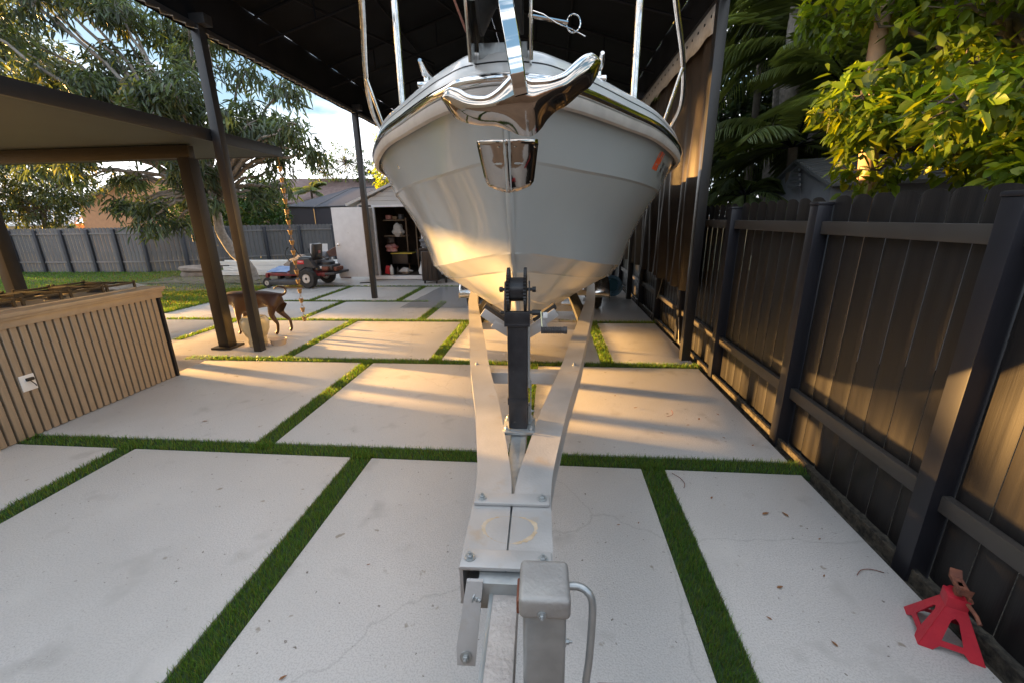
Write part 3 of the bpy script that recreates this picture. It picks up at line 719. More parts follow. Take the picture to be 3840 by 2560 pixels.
# bow roller
br = MB()
for sx in (-1, 1):
    br.poly([(sx * .088, S0 - .10, 2.155), (sx * .088, S0 - .17, 2.32), (sx * .088, S0 - .15, 2.50), (sx * .088, S0 + .05, 2.50), (sx * .088, S0 + .22, 2.32), (sx * .088, S0 + .22, 2.21)], (sx * .007, 0, 0))
    br.tube([(sx * .094, S0 - .10, 2.155), (sx * .094, S0 - .17, 2.32), (sx * .094, S0 - .15, 2.50)], .006, 8)
br.box(-.085, .085, S0 + .10, S0 + .5, 2.225, 2.235, .002)
bmesh.ops.translate(br.bm, vec=(0, 0, -.04), verts=br.bm.verts)
rl = br.build('bow_roller', M['chrome_old'], boat, local=True)
m_ = MB(); m_.box(-.080, .080, S0 + .0, S0 + .012, 2.155, 2.20, .002); m_.build('roller_base', M['galv'], rl, local=True)
m_ = MB(); prof = [(.035, -.070), (.098, -.068), (.098, -.060), (.03, -.016), (.03, .016), (.098, .060), (.098, .068), (.035, .070)]
m_.disc((0, S0 - .06, 2.30), (1, 0, 0), .1, .1, 28, prof); m_.build('rubber_roller', M['rubber'], rl, local=True)
m_ = MB(); m_.tube([(-.11, S0 - .06, 2.30), (.11, S0 - .06, 2.30)], .008, 8); m_.build('axle', M['chrome'], rl, local=True)
m_ = MB(); m_.tube([(.085, S0 - .09, 2.235), (.205, S0 - .08, 2.215)], .0055, 8); 
ring = [(.222 + .021 * math.cos(a), S0 - .08, 2.213 + .024 * math.sin(a)) for a in np.linspace(0, 2 * PI, 25)]
m_.tube(ring, .0018, 6); m_.tube([(.09, S0 - .1, 2.245), (.13, S0 - .1, 2.232), (.17, S0 - .1, 2.208), (.212, S0 - .09, 2.196), (.26, S0 - .06, 2.185)], .0018, 5)
m_.build('lanyard_pin', M['chrome'], rl, local=True)
m_ = MB(); m_.tube([(-.20, S0 - .06, 2.44), (-.105, S0 - .09, 2.20)], .004, 6); m_.build('side_stay', M['rusty'], rl, local=True)
# bow rails
def rail(path, name='bow_rail', r=.0155): 
    q = MB(); q.tube(interp(path, 40), r, 10); return q.build(name, M['chrome_old'], boat, local=True, smooth=60)
for sg in (-1, 1):
    L_ = [(.30, 1.62, 2.86), (.46, 1.75, 2.80), (.62, 2.05, 2.72), (.80, 2.5, 2.64), (.98, 2.95, 2.575), (1.10, 3.28, 2.50), (1.17, 3.55, 2.42), (1.16, 3.72, 2.33), (1.10, 3.80, 2.22), (1.06, 3.82, 2.17)]
    rail([(sg * a, b, c) for a, b, c in L_])
    rail([(sg * .60, 2.42, 2.18), (sg * .60, 2.42, 2.69)], 'stanchion', .0185)
    rail([(sg * .93, 3.12, 2.19), (sg * 1.02, 3.06, 2.55)], 'stanchion', .0125)
    for (x, y) in ((.60, 2.42), (.93, 3.12)):
        q = MB(); q.lathe([(.028, 2.235), (.028, 2.245), (.016, 2.262)], (sg * x, y, -.05), 14); q.build('stanchion_base', M['chrome'], boat, local=True)
    # folding cleat
    q = MB(); cx, cy, cz = sg * .37, 2.06, 2.20
    q.tube(interp([(cx, cy + .11, cz + .07), (cx, cy + .05, cz + .055), (cx, cy, cz + .06), (cx, cy - .06, cz + .055), (cx, cy - .13, cz + .075)], 14), [.008 + .012 * math.sin(PI * i / 13) for i in range(14)], 10)
    q.tube([(cx, cy + .03, cz), (cx, cy + .03, cz + .055)], .013, 8); q.tube([(cx, cy - .03, cz), (cx, cy - .03, cz + .055)], .013, 8)
    q.box(cx - .025, cx + .025, cy - .1, cy + .1, cz - .012, cz + .006, .004)
    q.build('cleat', M['chrome'], boat, local=True, smooth=60)

# ------------------------------------------------------------------ claw anchor hung on the roller
an = thing('claw_anchor', 'polished stainless claw anchor hanging on the bow roller of the boat', 'anchor', (-.10, 1.32, 1.88))
A = np.array([  # upper edge x,z  (world, on plane y about 1.3), lower edge x,z
 [-.322, 1.990, -.322, 1.985], [-.300, 2.003, -.304, 1.958], [-.268, 1.992, -.281, 1.937], [-.240, 1.973, -.245, 1.922], [-.208, 1.963, -.204, 1.913], [-.176, 1.961, -.165, 1.909],
 [-.148, 1.972, -.128, 1.896], [-.124, 1.990, -.100, 1.882], [-.104, 2.005, -.078, 1.875], [-.082, 2.003, -.058, 1.876], [-.066, 1.992, -.038, 1.892], [-.040, 1.992, -.022, 1.915],
 [-.008, 1.996, .004, 1.940], [.028, 2.010, .034, 1.955], [.055, 2.035, .070, 1.985], [.080, 2.058, .098, 2.005], [.103, 2.070, .117, 2.035], [.124, 2.064, .124, 2.055]])
A = interp(A, 44); rowsf = []; rowsb = []
for i, (xu, zu, xl, zl) in enumerate(A):
    f = i / 43; tip = abs(f - .5) * 2
    yo = 1.27 + .085 * tip ** 2         # flukes sweep back toward the boat
    r = []
    for j in range(9):
        g = j / 8
        y = yo - .018 * (1 - g) * (1 - tip ** 3) - .024 * math.sin(PI * g) + .03 * g
        r.append((xu + (xl - xu) * g, y, zu + (zl - zu) * g))
    rowsf.append(r)
m_ = MB(); vs = m_.grid(rowsf); cl = m_.build('fluke', M['chrome_warm'], an, smooth=70, solid=.012)
cl.modifiers['thickness'].offset = 0
rm = MB(); up_ = [(r[0][0], r[0][1] - .001, r[0][2] + .002) for r in rowsf]; rm.tube(up_, [.004 + .0065 * math.sin(PI * i / 43) ** .4 for i in range(44)], 10); rm.build('fluke_rim', M['chrome'], an, smooth=70)
b_ = cl.modifiers.new('round', 'BEVEL'); b_.width = .005; b_.segments = 3; b_.angle_limit = R(50)
m_ = MB()
sh = interp([(-.185, 1.60, 2.46), (-.155, 1.44, 2.345), (-.128, 1.285, 2.19), (-.108, 1.24, 2.09), (-.094, 1.235, 2.01), (-.085, 1.245, 1.965)], 26)
wd = np.linspace(.022, .019, 26); rows = []
for i, p in enumerate(sh):
    t = Vector(sh[min(i + 1, 25)]) - Vector(sh[max(i - 1, 0)]); t.normalize(); a = Vector((1, 0, 0)); a = (a - t * a.dot(t)).normalized(); b = t.cross(a); c = Vector(p); w = wd[i]; h = .012
    rr = []
    for (u, v) in ((-1, -.6), (-.85, -1), (.85, -1), (1, -.6), (1, .6), (.85, 1), (-.85, 1), (-1, .6)): rr.append(c + a * (u * w) + b * (v * h))
    rows.append(rr)
m_.grid(rows, closed=True); m_.build('shank', M['chrome'], an, smooth=35)

# ------------------------------------------------------------------ trailer
tx = lambda y: -.09 - .03 * y
tl = thing('boat_trailer', 'aluminium boat trailer with converging beams under the grey boat', 'trailer', (-.09, 0, 0), .03)
# centreline half offset of each beam (local x), beam width
cen = [(.94, .069), (1.2, .069), (1.36, .073), (1.50, .095), (1.7, .128), (2.0, .178), (2.65, .31), (3.5, .455), (4.9, .70), (6.2, .86), (7.2, .90), (10.6, .90)]
cw = [(.94, .132), (1.4, .132), (2.0, .132), (3, .128), (5, .11), (11, .11)]
for sg in (-1, 1):
    rows = []; ZT, ZB, th = .70, .57, .008
    for y in np.concatenate([np.linspace(.94, 2.2, 26), np.linspace(2.3, 10.6, 40)]):
        c = float(np.interp(y, [a for a, b in cen], [b for a, b in cen])); w = float(np.interp(y, [a for a, b in cw], [b for a, b in cw])) / 2
        # smooth the corner
        c = np.mean([float(np.interp(y + d, [a for a, b in cen], [b for a, b in cen])) for d in (-.09, -.06, -.03, 0, .03, .06, .09)])
        i_, o_ = sg * (c - w), sg * (c + w); m0, m1 = sg * (c + w - .012), sg * (c + w - .002)
        rows.append([(i_, y, ZT), (o_, y, ZT), (o_, y, ZT - th), (m1, y, ZT - th), (m1, y, ZB + th), (o_, y, ZB + th), (o_, y, ZB), (i_, y, ZB), (i_, y, ZB + th), (m0, y, ZB + th), (m0, y, ZT - th), (i_, y, ZT - th)])
    m_ = MB(); vs = m_.grid(rows, closed=True); m_.bm.faces.new(vs[0]); m_.bm.faces.new(vs[-1][::-1])
    m_.build('side_beam', M['alu'], tl, local=True, smooth=30)
for (y, w, h) in ((1.235, .13, .028), (.965, .13, .034)):
    m_ = MB(); m_.box(-w, w, y - h, y + h, .7015, .713, .004); p_ = m_.build('clamp_plate', M['alu'], tl, local=True)
    m_ = MB(); m_.bolt((-.105, y, .713), r=.0095); m_.build('bolt', M['galv'], p_, local=True)
    m_ = MB(); m_.bolt((.105, y, .713), r=.0095); m_.build('bolt', M['galv'], p_, local=True)
for y, w, z in ((2.66, .30, .62), (4.3, .60, .56), (5.2, .75, .56), (6.3, .9, .56), (7.5, .9, .56), (8.8, .9, .56), (10.4, .9, .56)):
    m_ = MB(); m_.box(-w, w, y - .04, y + .04, z - .045, z + .035, .004)
    if y > 3: m_.box(-w * .5, w * .5, y - .03, y + .03, z + .036, z + .06, .003)
    m_.build('cross_member', M['alu'], tl, local=True)
m_ = MB(); m_.box(-.035, .035, .985, 2.1, .605, .68, .005); m_.build('centre_tongue', M['galv'], tl, local=True)
m_ = MB()
for sg in (-1, 1): m_.bolt((sg * .33, 2.66, .70), r=.008)
m_.build('beam_bolt', M['galv'], tl, local=True)
# rust ring stain on the beams
m_ = MB(); rr_ = random.Random(4); prev = None
for k in range(97):
    a = 2 * PI * k / 96; wv = max(.0006, .0055 * (math.sin(a * 2.3 + 1) + .75 + rr_.uniform(-.5, .6))); r0 = 1 + .03 * math.sin(a * 3)
    c_ = Vector((.082 * r0 * math.cos(a), 1.10 + .060 * r0 * math.sin(a), .7006)); d_ = Vector((math.cos(a), math.sin(a), 0))
    cur = (c_ - d_ * wv * .5, c_ + d_ * wv)
    if prev and not (abs(c_.x) < .004): m_.poly([prev[0], prev[1], cur[1], cur[0]])
    prev = cur
m_.build('rust_mark', M['rust'], tl, local=True, smooth=0)
# coupler tongue that runs toward the viewer, jack and its crank
m_ = MB(); m_.box(-.040, .036, -.3, .925, .555, .652, .008); m_.build('coupler_beam', M['galvrough'], tl, local=True)
m_ = MB(); m_.box(-.0435, -.032, -.3, .925, .552, .6545, .004); m_.build('beam_edge', M['galv'], tl, local=True)
m_ = MB(); m_.box(-.075, .06, .90, .97, .60, .69, .004); m_.build('end_block', M['galv'], tl, local=True)
hb_ = MB(); hb_.poly([(-.105, .90, .695), (-.125, .82, .56), (-.125, .81, .505), (-.075, .81, .505), (-.06, .90, .695)], (0, .010, 0)); hb_.build('hanger_bracket', M['alu'], tl, local=True)
m_ = MB(); m_.bolt((-.100, .815, .53), (0, -1, .25), .0095); m_.build('bolt', M['galv'], tl, local=True)
m_ = MB(); m_.bolt((-.082, .885, .655), (1, -.6, 0), .008); m_.build('bolt', M['galv'], tl, local=True)
JX, JY = .105, .715
jk = MB(); w1 = .045
jk.box(JX - .046, JX + .046, JY - .046, JY + .046, .10, .872, .010, seg=3); jt = jk.build('jack_tube', M['galv'], tl, local=True, smooth=50)
m_ = MB(); m_.box(JX - .054, JX + .054, JY - .054, JY + .056, .852, .905, .014, seg=4); m_.build('jack_cap', M['capgrey'], jt, local=True, smooth=50)
m_ = MB(); m_.bolt((JX - .006, JY - .054, .868), (0, -1, 0), .0055, .008); m_.bolt((JX + .047, JY, .73), (1, 0, 0), .006, .01); m_.build('jack_screw', M['galv'], jt, local=True)
m_ = MB(); m_.box(JX - .06, JX - .044, JY - .03, JY + .03, .84, .875, .003); m_.build('axle_end', M['rusty'], jt, local=True)
m_ = MB(); P_ = interp([(JX + .05, JY + .01, .878), (JX + .075, JY + .01, .878), (JX + .095, JY, .872), (JX + .104, JY - .005, .845), (JX + .104, JY - .01, .78), (JX + .1, JY - .02, .70), (JX + .096, JY - .02, .632), (JX + .104, JY - .02, .616), (JX + .13, JY - .02, .612)], 30)
m_.tube(P_, .0085, 10); m_.build('crank_handle', M['galv'], jt, local=True, smooth=60)
m_ = MB(); m_.tube([(JX + .125, JY - .02, .611), (JX + .25, JY - .02, .617)], .015, 12); m_.build('crank_grip', M['rusty'], jt, local=True, smooth=60)
m_ = MB(); m_.box(JX - .08, JX + .08, JY - .08, JY + .08, 0, .02, .004); m_.tube([(JX, JY, .02), (JX, JY, .12)], .03, 12); m_.build('jack_foot', M['galv'], jt, local=True)
# winch stand
WY = 1.80
m_ = MB(); m_.box(-.075, .075, WY - .075, WY + .075, .685, .702, .004)
for sx in (-.058, .058):
    for sy in (-.055, .055): m_.bolt((sx, WY + sy, .702), r=.009, h=.014)
m_.build('stand_base', M['galv'], tl, local=True)
m_ = MB(); m_.box(-.048, .040, WY - .045, WY + .05, .702, 1.20, .007); m_.box(-.051, .043, WY - .047, WY + .05, .825, .86, .004); m_.build('winch_post', M['blackpaint'], tl, local=True)
m_ = MB(); m_.box(.041, .052, WY - .02, WY + .05, .90, 1.19, .002); m_.box(.041, .054, WY + .0, WY + .045, .705, .80, .002); m_.box(.052, .058, WY - .01, WY + .005, .72, .93, .002); m_.bolt((.05, WY + .01, .77), (1, 0, 0), .007); m_.build('side_bracket', M['galv'], tl, local=True)
wn = MB()
wn.box(-.058, .052, WY - .065, WY + .04, 1.20, 1.212, .002)
for sx in (-.058, .046): wn.poly([(sx, WY - .065, 1.20), (sx, WY - .06, 1.30), (sx, WY - .02, 1.385), (sx, WY + .02, 1.385), (sx, WY + .045, 1.20)], (.006, 0, 0))
wn.box(-.056, .05, WY - .064, WY - .058, 1.20, 1.262, .002)
win = wn.build('winch', M['blackpaint'], tl, local=True)
m_ = MB(); m_.disc((-.003, WY - .005, 1.352), (1, 0, 0), .052, .062, 28); m_.build('drum', M['blackpaint'], win, local=True)
for sx in (-.040, .032):
    g = MB(); n = 40; prof = [(.076, -.0055), (.076, .0055)]
    q = Vector((0, 0, 1)).rotation_difference(Vector((1, 0, 0))).to_matrix().to_4x4()
    r0 = []; ringA = []; ringB = []
    for k in range(n * 2):
        rr = .094 if (k // 1) % 2 else .088; a = PI * k / n
        ringA.append((sx - .006, WY - .005 + rr * math.cos(a), 1.352 + rr * math.sin(a))); ringB.append((sx + .006, WY - .005 + rr * math.cos(a), 1.352 + rr * math.sin(a)))
    vs = g.grid([ringA, ringB], closed=True); g.bm.faces.new(vs[0]); g.bm.faces.new(vs[1][::-1]); g.build('gear', M['iron'], win, local=True, smooth=0)
m_ = MB(); m_.tube([(-.082, WY - .005, 1.352), (.078, WY - .005, 1.352)], .007, 8); m_.tube([(-.080, WY - .005, 1.352), (-.066, WY - .005, 1.352)], .013, 6); m_.tube([(.062, WY - .005, 1.352), (.078, WY - .005, 1.352)], .013, 6)
m_.tube([(-.075, WY - .03, 1.255), (.10, WY - .03, 1.255)], .007, 8); m_.tube([(.062, WY - .03, 1.255), (.10, WY - .03, 1.255)], .013, 6); m_.build('axle', M['iron'], win, local=True)
m_ = MB(); m_.poly([(.098, WY - .045, 1.262), (.098, WY - .02, 1.262), (.104, WY - .075, 1.175), (.104, WY - .098, 1.178)][:4], (.004, 0, 0)); m_.build('crank_arm', M['yellowzinc'], win, local=True)
m_ = MB(); m_.box(.108, .128, WY - .05, WY - .02, 1.235, 1.255, .002); m_.build('pawl', M['white'], win, local=True)
m_ = MB(); prof = []
for k in range(46):
    f = k / 45; prof.append((.0135 + (.0025 if (k % 3) == 1 and f < .82 else 0) + (.002 if f > .85 else 0), -.05 + .11 * f))
m_.disc((.15, WY - .09, 1.192), (1, 0, 0), .01, .1, 14, prof); m_.build('crank_grip', M['grip'], win, local=True, smooth=30)
# V bow stop
for sg in (-1, 1):
    m_ = MB(); m_.rbox((sg * .118 + .0, WY + .14, 1.215), (.125, .05, .028), (0, -sg * .62, 0), .006); vp_ = m_.build('bow_stop_pad', M['rubber'], tl, local=True)
    m_ = MB(); m_.rbox((sg * .112, WY + .10, 1.185), (.15, .008, .042), (0, -sg * .62, 0), .006); m_.build('pad_bracket', M['alu'], vp_, local=True)
    m_ = MB(); m_.rbox((sg * .07, WY + .10, 1.14), (.13, .01, .04), (0, -sg * .55, 0), .003); m_.build('pad_arm', M['alu'], vp_, local=True)
# bunks, fenders, wheels
for sg in (-1, 1):
    m_ = MB(); m_.box(sg * .55 - .06, sg * .55 + .06, 4.2, 10.2, .60, .66, .01); m_.build('bunk', M['rubber'], tl, local=True)
    f_ = MB(); rows = []
    for k in range(15):
        a = PI * k / 14; y = 8.35 - 1.2 * math.cos(a); z = .30 + .34 * min(1, 1.5 * math.sin(a)); rows.append([(sg * 1.0, y, z), (sg * 1.06, y, z + .02), (sg * 1.28, y, z + .02), (sg * 1.31, y, z), (sg * 1.31, y, z - .06)])
    f_.grid(rows); f_.build('fender', M['chrome_old'], tl, local=True, solid=.004)
    for y in (7.85, 8.85):
        w_ = MB(); w_.disc((sg * 1.16, y, .32), (1, 0, 0), .3, .2, 32, [(.20, -.09), (.30, -.085), (.32, -.06), (.32, .06), (.30, .085), (.20, .09)]); wo = w_.build('wheel', M['rubber'], tl, local=True)
        w_ = MB(); w_.disc((sg * 1.16, y, .32), (1, 0, 0), .2, .17, 20, [(.19, -.08), (.05, -.04), (.05, .04), (.19, .08)]); w_.build('rim', M['galv'], wo, local=True)

# ------------------------------------------------------------------ low chain-like leftovers: cardboard bit under the winch
# ------------------------------------------------------------------ garden shed with open door
sd = thing('garden_shed', 'small pale grey garden shed with gable roof and its white door standing open', 'shed', (-4.2, 12.6, 0))
SF = 11.62
m_ = MB()
for k in range(13):   # lap siding, left jamb, right side and gable
    z0 = .14 + k * .165; z1 = z0 + .162
    if z0 < 1.98:
        m_.box(-5.36, -4.93, SF + .0, SF + .03, z0, min(z1, 2.0)); m_.box(-3.58, -2.35, SF, SF + .03, z0, min(z1, 2.0))
for k in range(7):
    z0 = 2.04 + k * .115; x0 = -5.36 + (z0 - 2.04) * 2.2; x1 = -2.3 - (z0 - 2.04) * 1.6
    if x1 > x0: m_.poly([(x0, SF, z0), (x1, SF, z0), (x1 - .12, SF + .012, z0 + .11), (x0 + .18, SF + .012, z0 + .11)], (0, .02, 0))
m_.box(-5.36, -5.32, SF, 14.4, .1, 2.05); m_.box(-2.4, -2.36, SF + .04, 14.4, .1, 2.05)
m_.build('wall', M['shedwall'], sd, smooth=0)
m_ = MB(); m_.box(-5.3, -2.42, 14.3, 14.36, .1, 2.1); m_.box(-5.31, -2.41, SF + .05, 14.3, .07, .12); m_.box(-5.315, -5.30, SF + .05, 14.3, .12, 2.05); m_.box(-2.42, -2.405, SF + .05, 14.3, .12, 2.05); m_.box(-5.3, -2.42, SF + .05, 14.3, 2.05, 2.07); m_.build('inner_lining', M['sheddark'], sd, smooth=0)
m_ = MB(); m_.poly([(-5.62, SF - .12, 2.02), (-3.5, SF - .12, 2.86), (-3.5, SF - .12, 2.92), (-5.64, SF - .12, 2.08)], (0, 2.9, 0)); m_.poly([(-3.5, SF - .12, 2.86), (-2.1, SF - .12, 2.10), (-2.1, SF - .12, 2.16), (-3.5, SF - .12, 2.92)], (0, 2.9, 0)); m_.build('roof', M['shedwall'], sd, smooth=0)
m_ = MB(); m_.box(-4.95, -3.50, SF - .03, SF + .0, 1.985, 2.045, .004); m_.box(-4.93, -4.88, SF - .025, SF + .05, .12, 1.985, .003); m_.box(-3.60, -3.53, SF - .025, SF + .05, .12, 1.985, .003); m_.box(-5.05, -3.5, SF - .10, SF + .04, .02, .12, .006); m_.build('door_frame', M['whitedoor'], sd)
dr = MB(); dr.box(-5.80, -4.96, SF - .62, SF - .58, .16, 1.98, .004)
do = dr.build('door', M['whitedoor'], sd)
do.data.transform(Matrix.Translation((0, 0, 0)))
m_ = MB(); m_.disc((-5.70, SF - .64, 1.03), (0, -1, 0), .03, .05, 14, [(.02, -.02), (.02, .01), (.032, .015), (.03, .04), (.01, .05)]); m_.build('knob', M['chrome'], do)
m_ = MB(); m_.box(-4.955, -4.93, SF - .6, SF - .03, .16, 1.97, .003); m_.build('door_edge', M['rim'], sd)
m_ = MB(); 
for z in (1.62, 1.18):
    m_ = MB(); m_.box(-4.86, -4.25, SF + .5, SF + .95, z, z + .03); m_.build('shelf', M['plywood'], sd)
    m_ = MB(); m_.box(-4.22, -3.6, SF + 1.5, SF + 1.9, z - .1, z - .07); m_.build('shelf', M['plywood'], sd)
for x in (-4.24, -3.95):
    m_ = MB(); m_.box(x, x + .03, SF + .6, SF + .64, .12, 1.7); m_.build('upright', M['plywood'], sd)
m_ = MB(); m_.box(-3.66, -3.60, SF + .2, SF + .24, 2.7, 2.78, .01); m_.box(-3.53, -3.47, SF - .18, SF - .12, 2.66, 2.76, .01); m_.build('gable_lamp', M['iron'], sd)
def item(name, label, cat, mb, m, loc, **k): o = mb.build(name, m, **k); return tag(origin_to(o, loc), label, cat)
q = MB(); q.rbox((-4.78, SF + .35, .24), (.16, .14, .24), (0, .2, .2), .03); item('fuel_can', 'red plastic fuel can on the shed floor by the left jamb', 'fuel can', q, M['labelred'], (-4.78, SF + .35, .12))
q = MB(); q.lathe([(.05, .12), (.055, .14), (.055, .30), (.03, .35), (.02, .37), (.02, .40)], (-4.62, SF + .2, 0), 14); item('white_bottle', 'white plastic bottle standing just inside the shed doorway', 'bottle', q, M['white'], (-4.62, SF + .2, .12))
q = MB(); q.lathe([(.045, .12), (.05, .14), (.045, .26), (.02, .30), (.02, .33)], (-4.47, SF + .3, 0), 12); item('dark_bottle', 'dark bottle beside the white bottle on the shed floor', 'bottle', q, M['cart'], (-4.47, SF + .3, .12))
q = MB(); q.lathe([(.03, .12), (.08, .15), (.10, .24), (.06, .33), (.02, .42), (.012, .5)], (-3.70, SF + .12, 0), 12); item('white_plastic_bag', 'white knotted plastic bag hanging low at the right door jamb of the shed', 'bag', q, M['white'], (-3.7, SF + .12, .12))
q = MB(); q.box(-4.68, -4.2, SF + .45, SF + .8, .40, .68, .02); item('storage_tote', 'black storage tote under the clutter in the shed', 'tote', q, M['cart'], (-4.44, SF + .6, .4))
q = MB(); q.box(-4.70, -4.05, SF + .42, SF + .84, .685, .715, .008); item('folding_table', 'yellowish board lying on the black tote in the shed', 'board', q, M['yellow'], (-4.4, SF + .6, .685))
q = MB(); q.box(-4.02, -3.62, SF + .7, SF + 1.1, .52, .74, .02); q.box(-4.03, -3.61, SF + .69, SF + 1.11, .74, .79, .01); item('lidded_tote', 'dark tote with a lid at the right inside the shed', 'tote', q, M['mowerblack'], (-3.8, SF + .9, .52))
def lump(c, s, seed, n=14):
    q = MB(); r = random.Random(seed); g = bmesh.ops.create_icosphere(q.bm, subdivisions=3, radius=1)
    for v in g['verts']:
        k = 1 + .22 * math.sin(v.co.x * 5 + seed) * math.cos(v.co.y * 4 + seed * 2) + .16 * math.sin(v.co.z * 7 + seed * 3) + r.uniform(-.05, .05)
        v.co = Vector((v.co.x * s[0] * k + c[0], v.co.y * s[1] * k + c[1], max(v.co.z * s[2] * k, -s[2] * .8) + c[2]))
    return q
item('red_cloth_heap', 'heap of red and pale cloths on the board in the shed', 'cloth', lump((-4.66, SF + .5, .86), (.17, .14, .13), 2), M['clothred'], (-4.66, SF + .5, .72), smooth=60)
item('white_cloth_bundle', 'pale cloth bundle hanging on the shelf in the middle of the shed', 'cloth', lump((-4.46, SF + .55, 1.33), (.17, .12, .2), 5), M['clothwhite'], (-4.46, SF + .55, 1.15), smooth=60)
item('grey_rag', 'grey rag lying right of the bottles on the shed floor', 'rag', lump((-4.26, SF + .35, .2), (.17, .12, .09), 9), M['clothwhite'], (-4.26, SF + .35, .12), smooth=60)
item('dark_backpack', 'black backpack with a white patch on the left shelf of the shed', 'backpack', lump((-4.66, SF + .45, 1.07), (.12, .1, .12), 12), M['cart'], (-4.66, SF + .45, .97), smooth=60)
q = MB(); q.box(-3.85, -3.62, SF + 1.3, SF + 1.33, 1.2, 1.62, .004); item('wall_board', 'pale board leaning at the back right of the shed', 'board', q, M['clothwhite'], (-3.75, SF + 1.3, 1.1))
for k, (x, z, w, h, mm, lb) in enumerate([(-4.74, 1.66, .14, .12, 'clothred', 'red box on the top shelf of the shed'), (-4.55, 1.66, .12, .09, 'brown', 'cardboard box on the top shelf beside the red box'), (-4.38, 1.66, .1, .14, 'greycloth', 'grey box at the right end of the top shelf in the shed'),
                                ]):
    q = MB(); q.box(x - w / 2, x + w / 2, SF + .6, SF + .8, z, z + h, .005); item('storage_box', lb, 'box', q, M[mm], (x, SF + .7, z))
# wheeled bin with a bundled bag on top, right of the shed door
bn = thing('wheeled_bin', 'tall black bin on castors standing right of the shed doorway', 'bin', (-3.2, 11.0, 0))
m_ = MB(); m_.box(-3.42, -2.98, 10.8, 11.2, .07, .88, .05, seg=3)
for k in range(4): m_.box(-3.38 + k * .11, -3.35 + k * .11, 10.79, 10.81, .15, .8, .004)
m_.build('body', M['cart'], bn)
m_ = MB(); m_.box(-3.44, -2.96, 10.78, 11.22, .885, .93, .015); m_.build('lid', M['cart'], bn)
for x in (-3.36, -3.04):
    m_ = MB(); m_.disc((x, 10.86, .04), (1, 0, 0), .04, .03, 14); m_.build('castor', M['rubber'], bn)
m_ = MB(); m_.disc((-2.82, 11.0, .13), (1, .3, 0), .13, .06, 20, [(.06, -.03), (.12, -.03), (.13, -.01), (.13, .01), (.12, .03), (.06, .03)]); item('spare_cart_wheel', 'small black cart wheel standing beside the black bin', 'wheel', m_, M['rubber'], (-2.82, 11.0, 0))
item('rolled_bag', 'slate grey bundled cloth bag resting on top of the black bin', 'bag', lump((-3.24, 11.0, 1.07), (.22, .18, .14), 4), M['greycloth'], (-3.24, 11, .93), smooth=60)
q = MB(); q.rbox((-7.45, 13.0, .46), (.58, .03, .98), (R(-8), 0, 0), .004); item('leaning_board', 'white board leaning upright behind the mower', 'panel', q, M['whitedoor'], (-7.45, 13, 0))
q = MB(); q.poly([(-6.30, 12.0, 0), (-5.92, 11.9, 0), (-5.92, 11.9, 1.05), (-6.34, 12.0, .72)], (0, .02, 0)); q.poly([(-6.95, 11.8, .56), (-6.28, 12.0, .66), (-5.95, 11.85, 1.08)], (0, .02, .015)); item('bent_metal_sheet', 'bent dark brown metal sheet leaning between the mower and the white door', 'metal sheet', q, M['roofbrown'], (-6.2, 11.9, 0), smooth=0)
q = MB(); q.box(-7.1, -6.85, 12.7, 12.75, 0, .55, .01); item('propped_board', 'short pale panel propped right of the white board', 'panel', q, M['shedwall'], (-6.97, 12.7, 0))
# clear plastic sheet on the slabs
q = MB(); rows = [[(-2.93 + 1.9 * u + (.0 if v else 0) + .15 * v, 7.72 + 2.5 * v, .004 + .012 * random.random()) for u in np.linspace(0, 1, 16)] for v in np.linspace(0, 1, 14)]
q.grid(rows); item('plastic_sheet', 'thin translucent bluish plastic sheet lying on the slabs left of the trailer wheel', 'plastic sheet', q, M['clear'], (-2, 9, 0), smooth=60)
q = MB(); q.rbox((-5.05, 10.95, .012), (.3, .08, .02), (0, 0, .2), .005); item('dropped_strap', 'short dark strap lying on the concrete before the shed door', 'strap', q, M['rubber'], (-5.05, 10.95, 0))

# ------------------------------------------------------------------ riding mower
mw = thing('riding_mower', 'dark red and black zero turn riding mower parked beside the lawn', 'mower', (-6.15, 10.55, 0), R(180))
def wheel(mb_args, name, parent): pass
for (x, y, r, w, nm) in ((0, .5, .25, .2, 'rear_wheel'), (0, -.5, .25, .2, 'rear_wheel'), (1.32, .42, .13, .1, 'front_caster'), (1.32, -.42, .13, .1, 'front_caster')):
    q = MB(); q.disc((x, y, r), (0, 1, 0), r, w, 30, [(r * .52, -w * .48), (r * .9, -w * .5), (r, -w * .3), (r, w * .3), (r * .9, w * .5), (r * .52, w * .48)]); wo = q.build(nm, M['rubber'], mw, local=True)
    q = MB(); q.disc((x, y, r), (0, 1, 0), r, w, 24, [(r * .5, -w * .5), (r * .44, -w * .5), (r * .38, -w * .3), (r * .12, -w * .34), (r * .12, w * .34), (r * .38, w * .3), (r * .44, w * .5), (r * .5, w * .5)]); q.build('rim', M['rim'], wo, local=True)
    q = MB(); q.disc((x, y, r), (0, 1, 0), r * .14, w * 1.02, 8); q.build('hub', M['iron'], wo, local=True)
m_ = MB()
for s_ in (-1, 1):
    m_.box(-.35, 1.38, s_ * .34 - .035, s_ * .34 + .035, .30, .37, .006); m_.box(1.28, 1.36, s_ * .38 - .04, s_ * .38 + .04, .26, .36, .006)
m_.box(1.28, 1.36, -.4, .4, .30, .37, .006); m_.box(-.45, -.35, -.4, .4, .28, .38, .006); m_.build('frame', M['reddark'], mw, local=True)
m_ = MB(); m_.box(.30, 1.16, -.62, .62, .09, .22, .04, seg=3); m_.build('mower_deck', M['mowerblack'], mw, local=True)
m_ = MB(); m_.box(.66, .86, -.28, .28, .22, .30, .01); m_.box(1.0, 1.1, -.28, .28, .22, .30, .01); m_.build('deck_covers', M['iron'], mw, local=True)
m_ = MB()
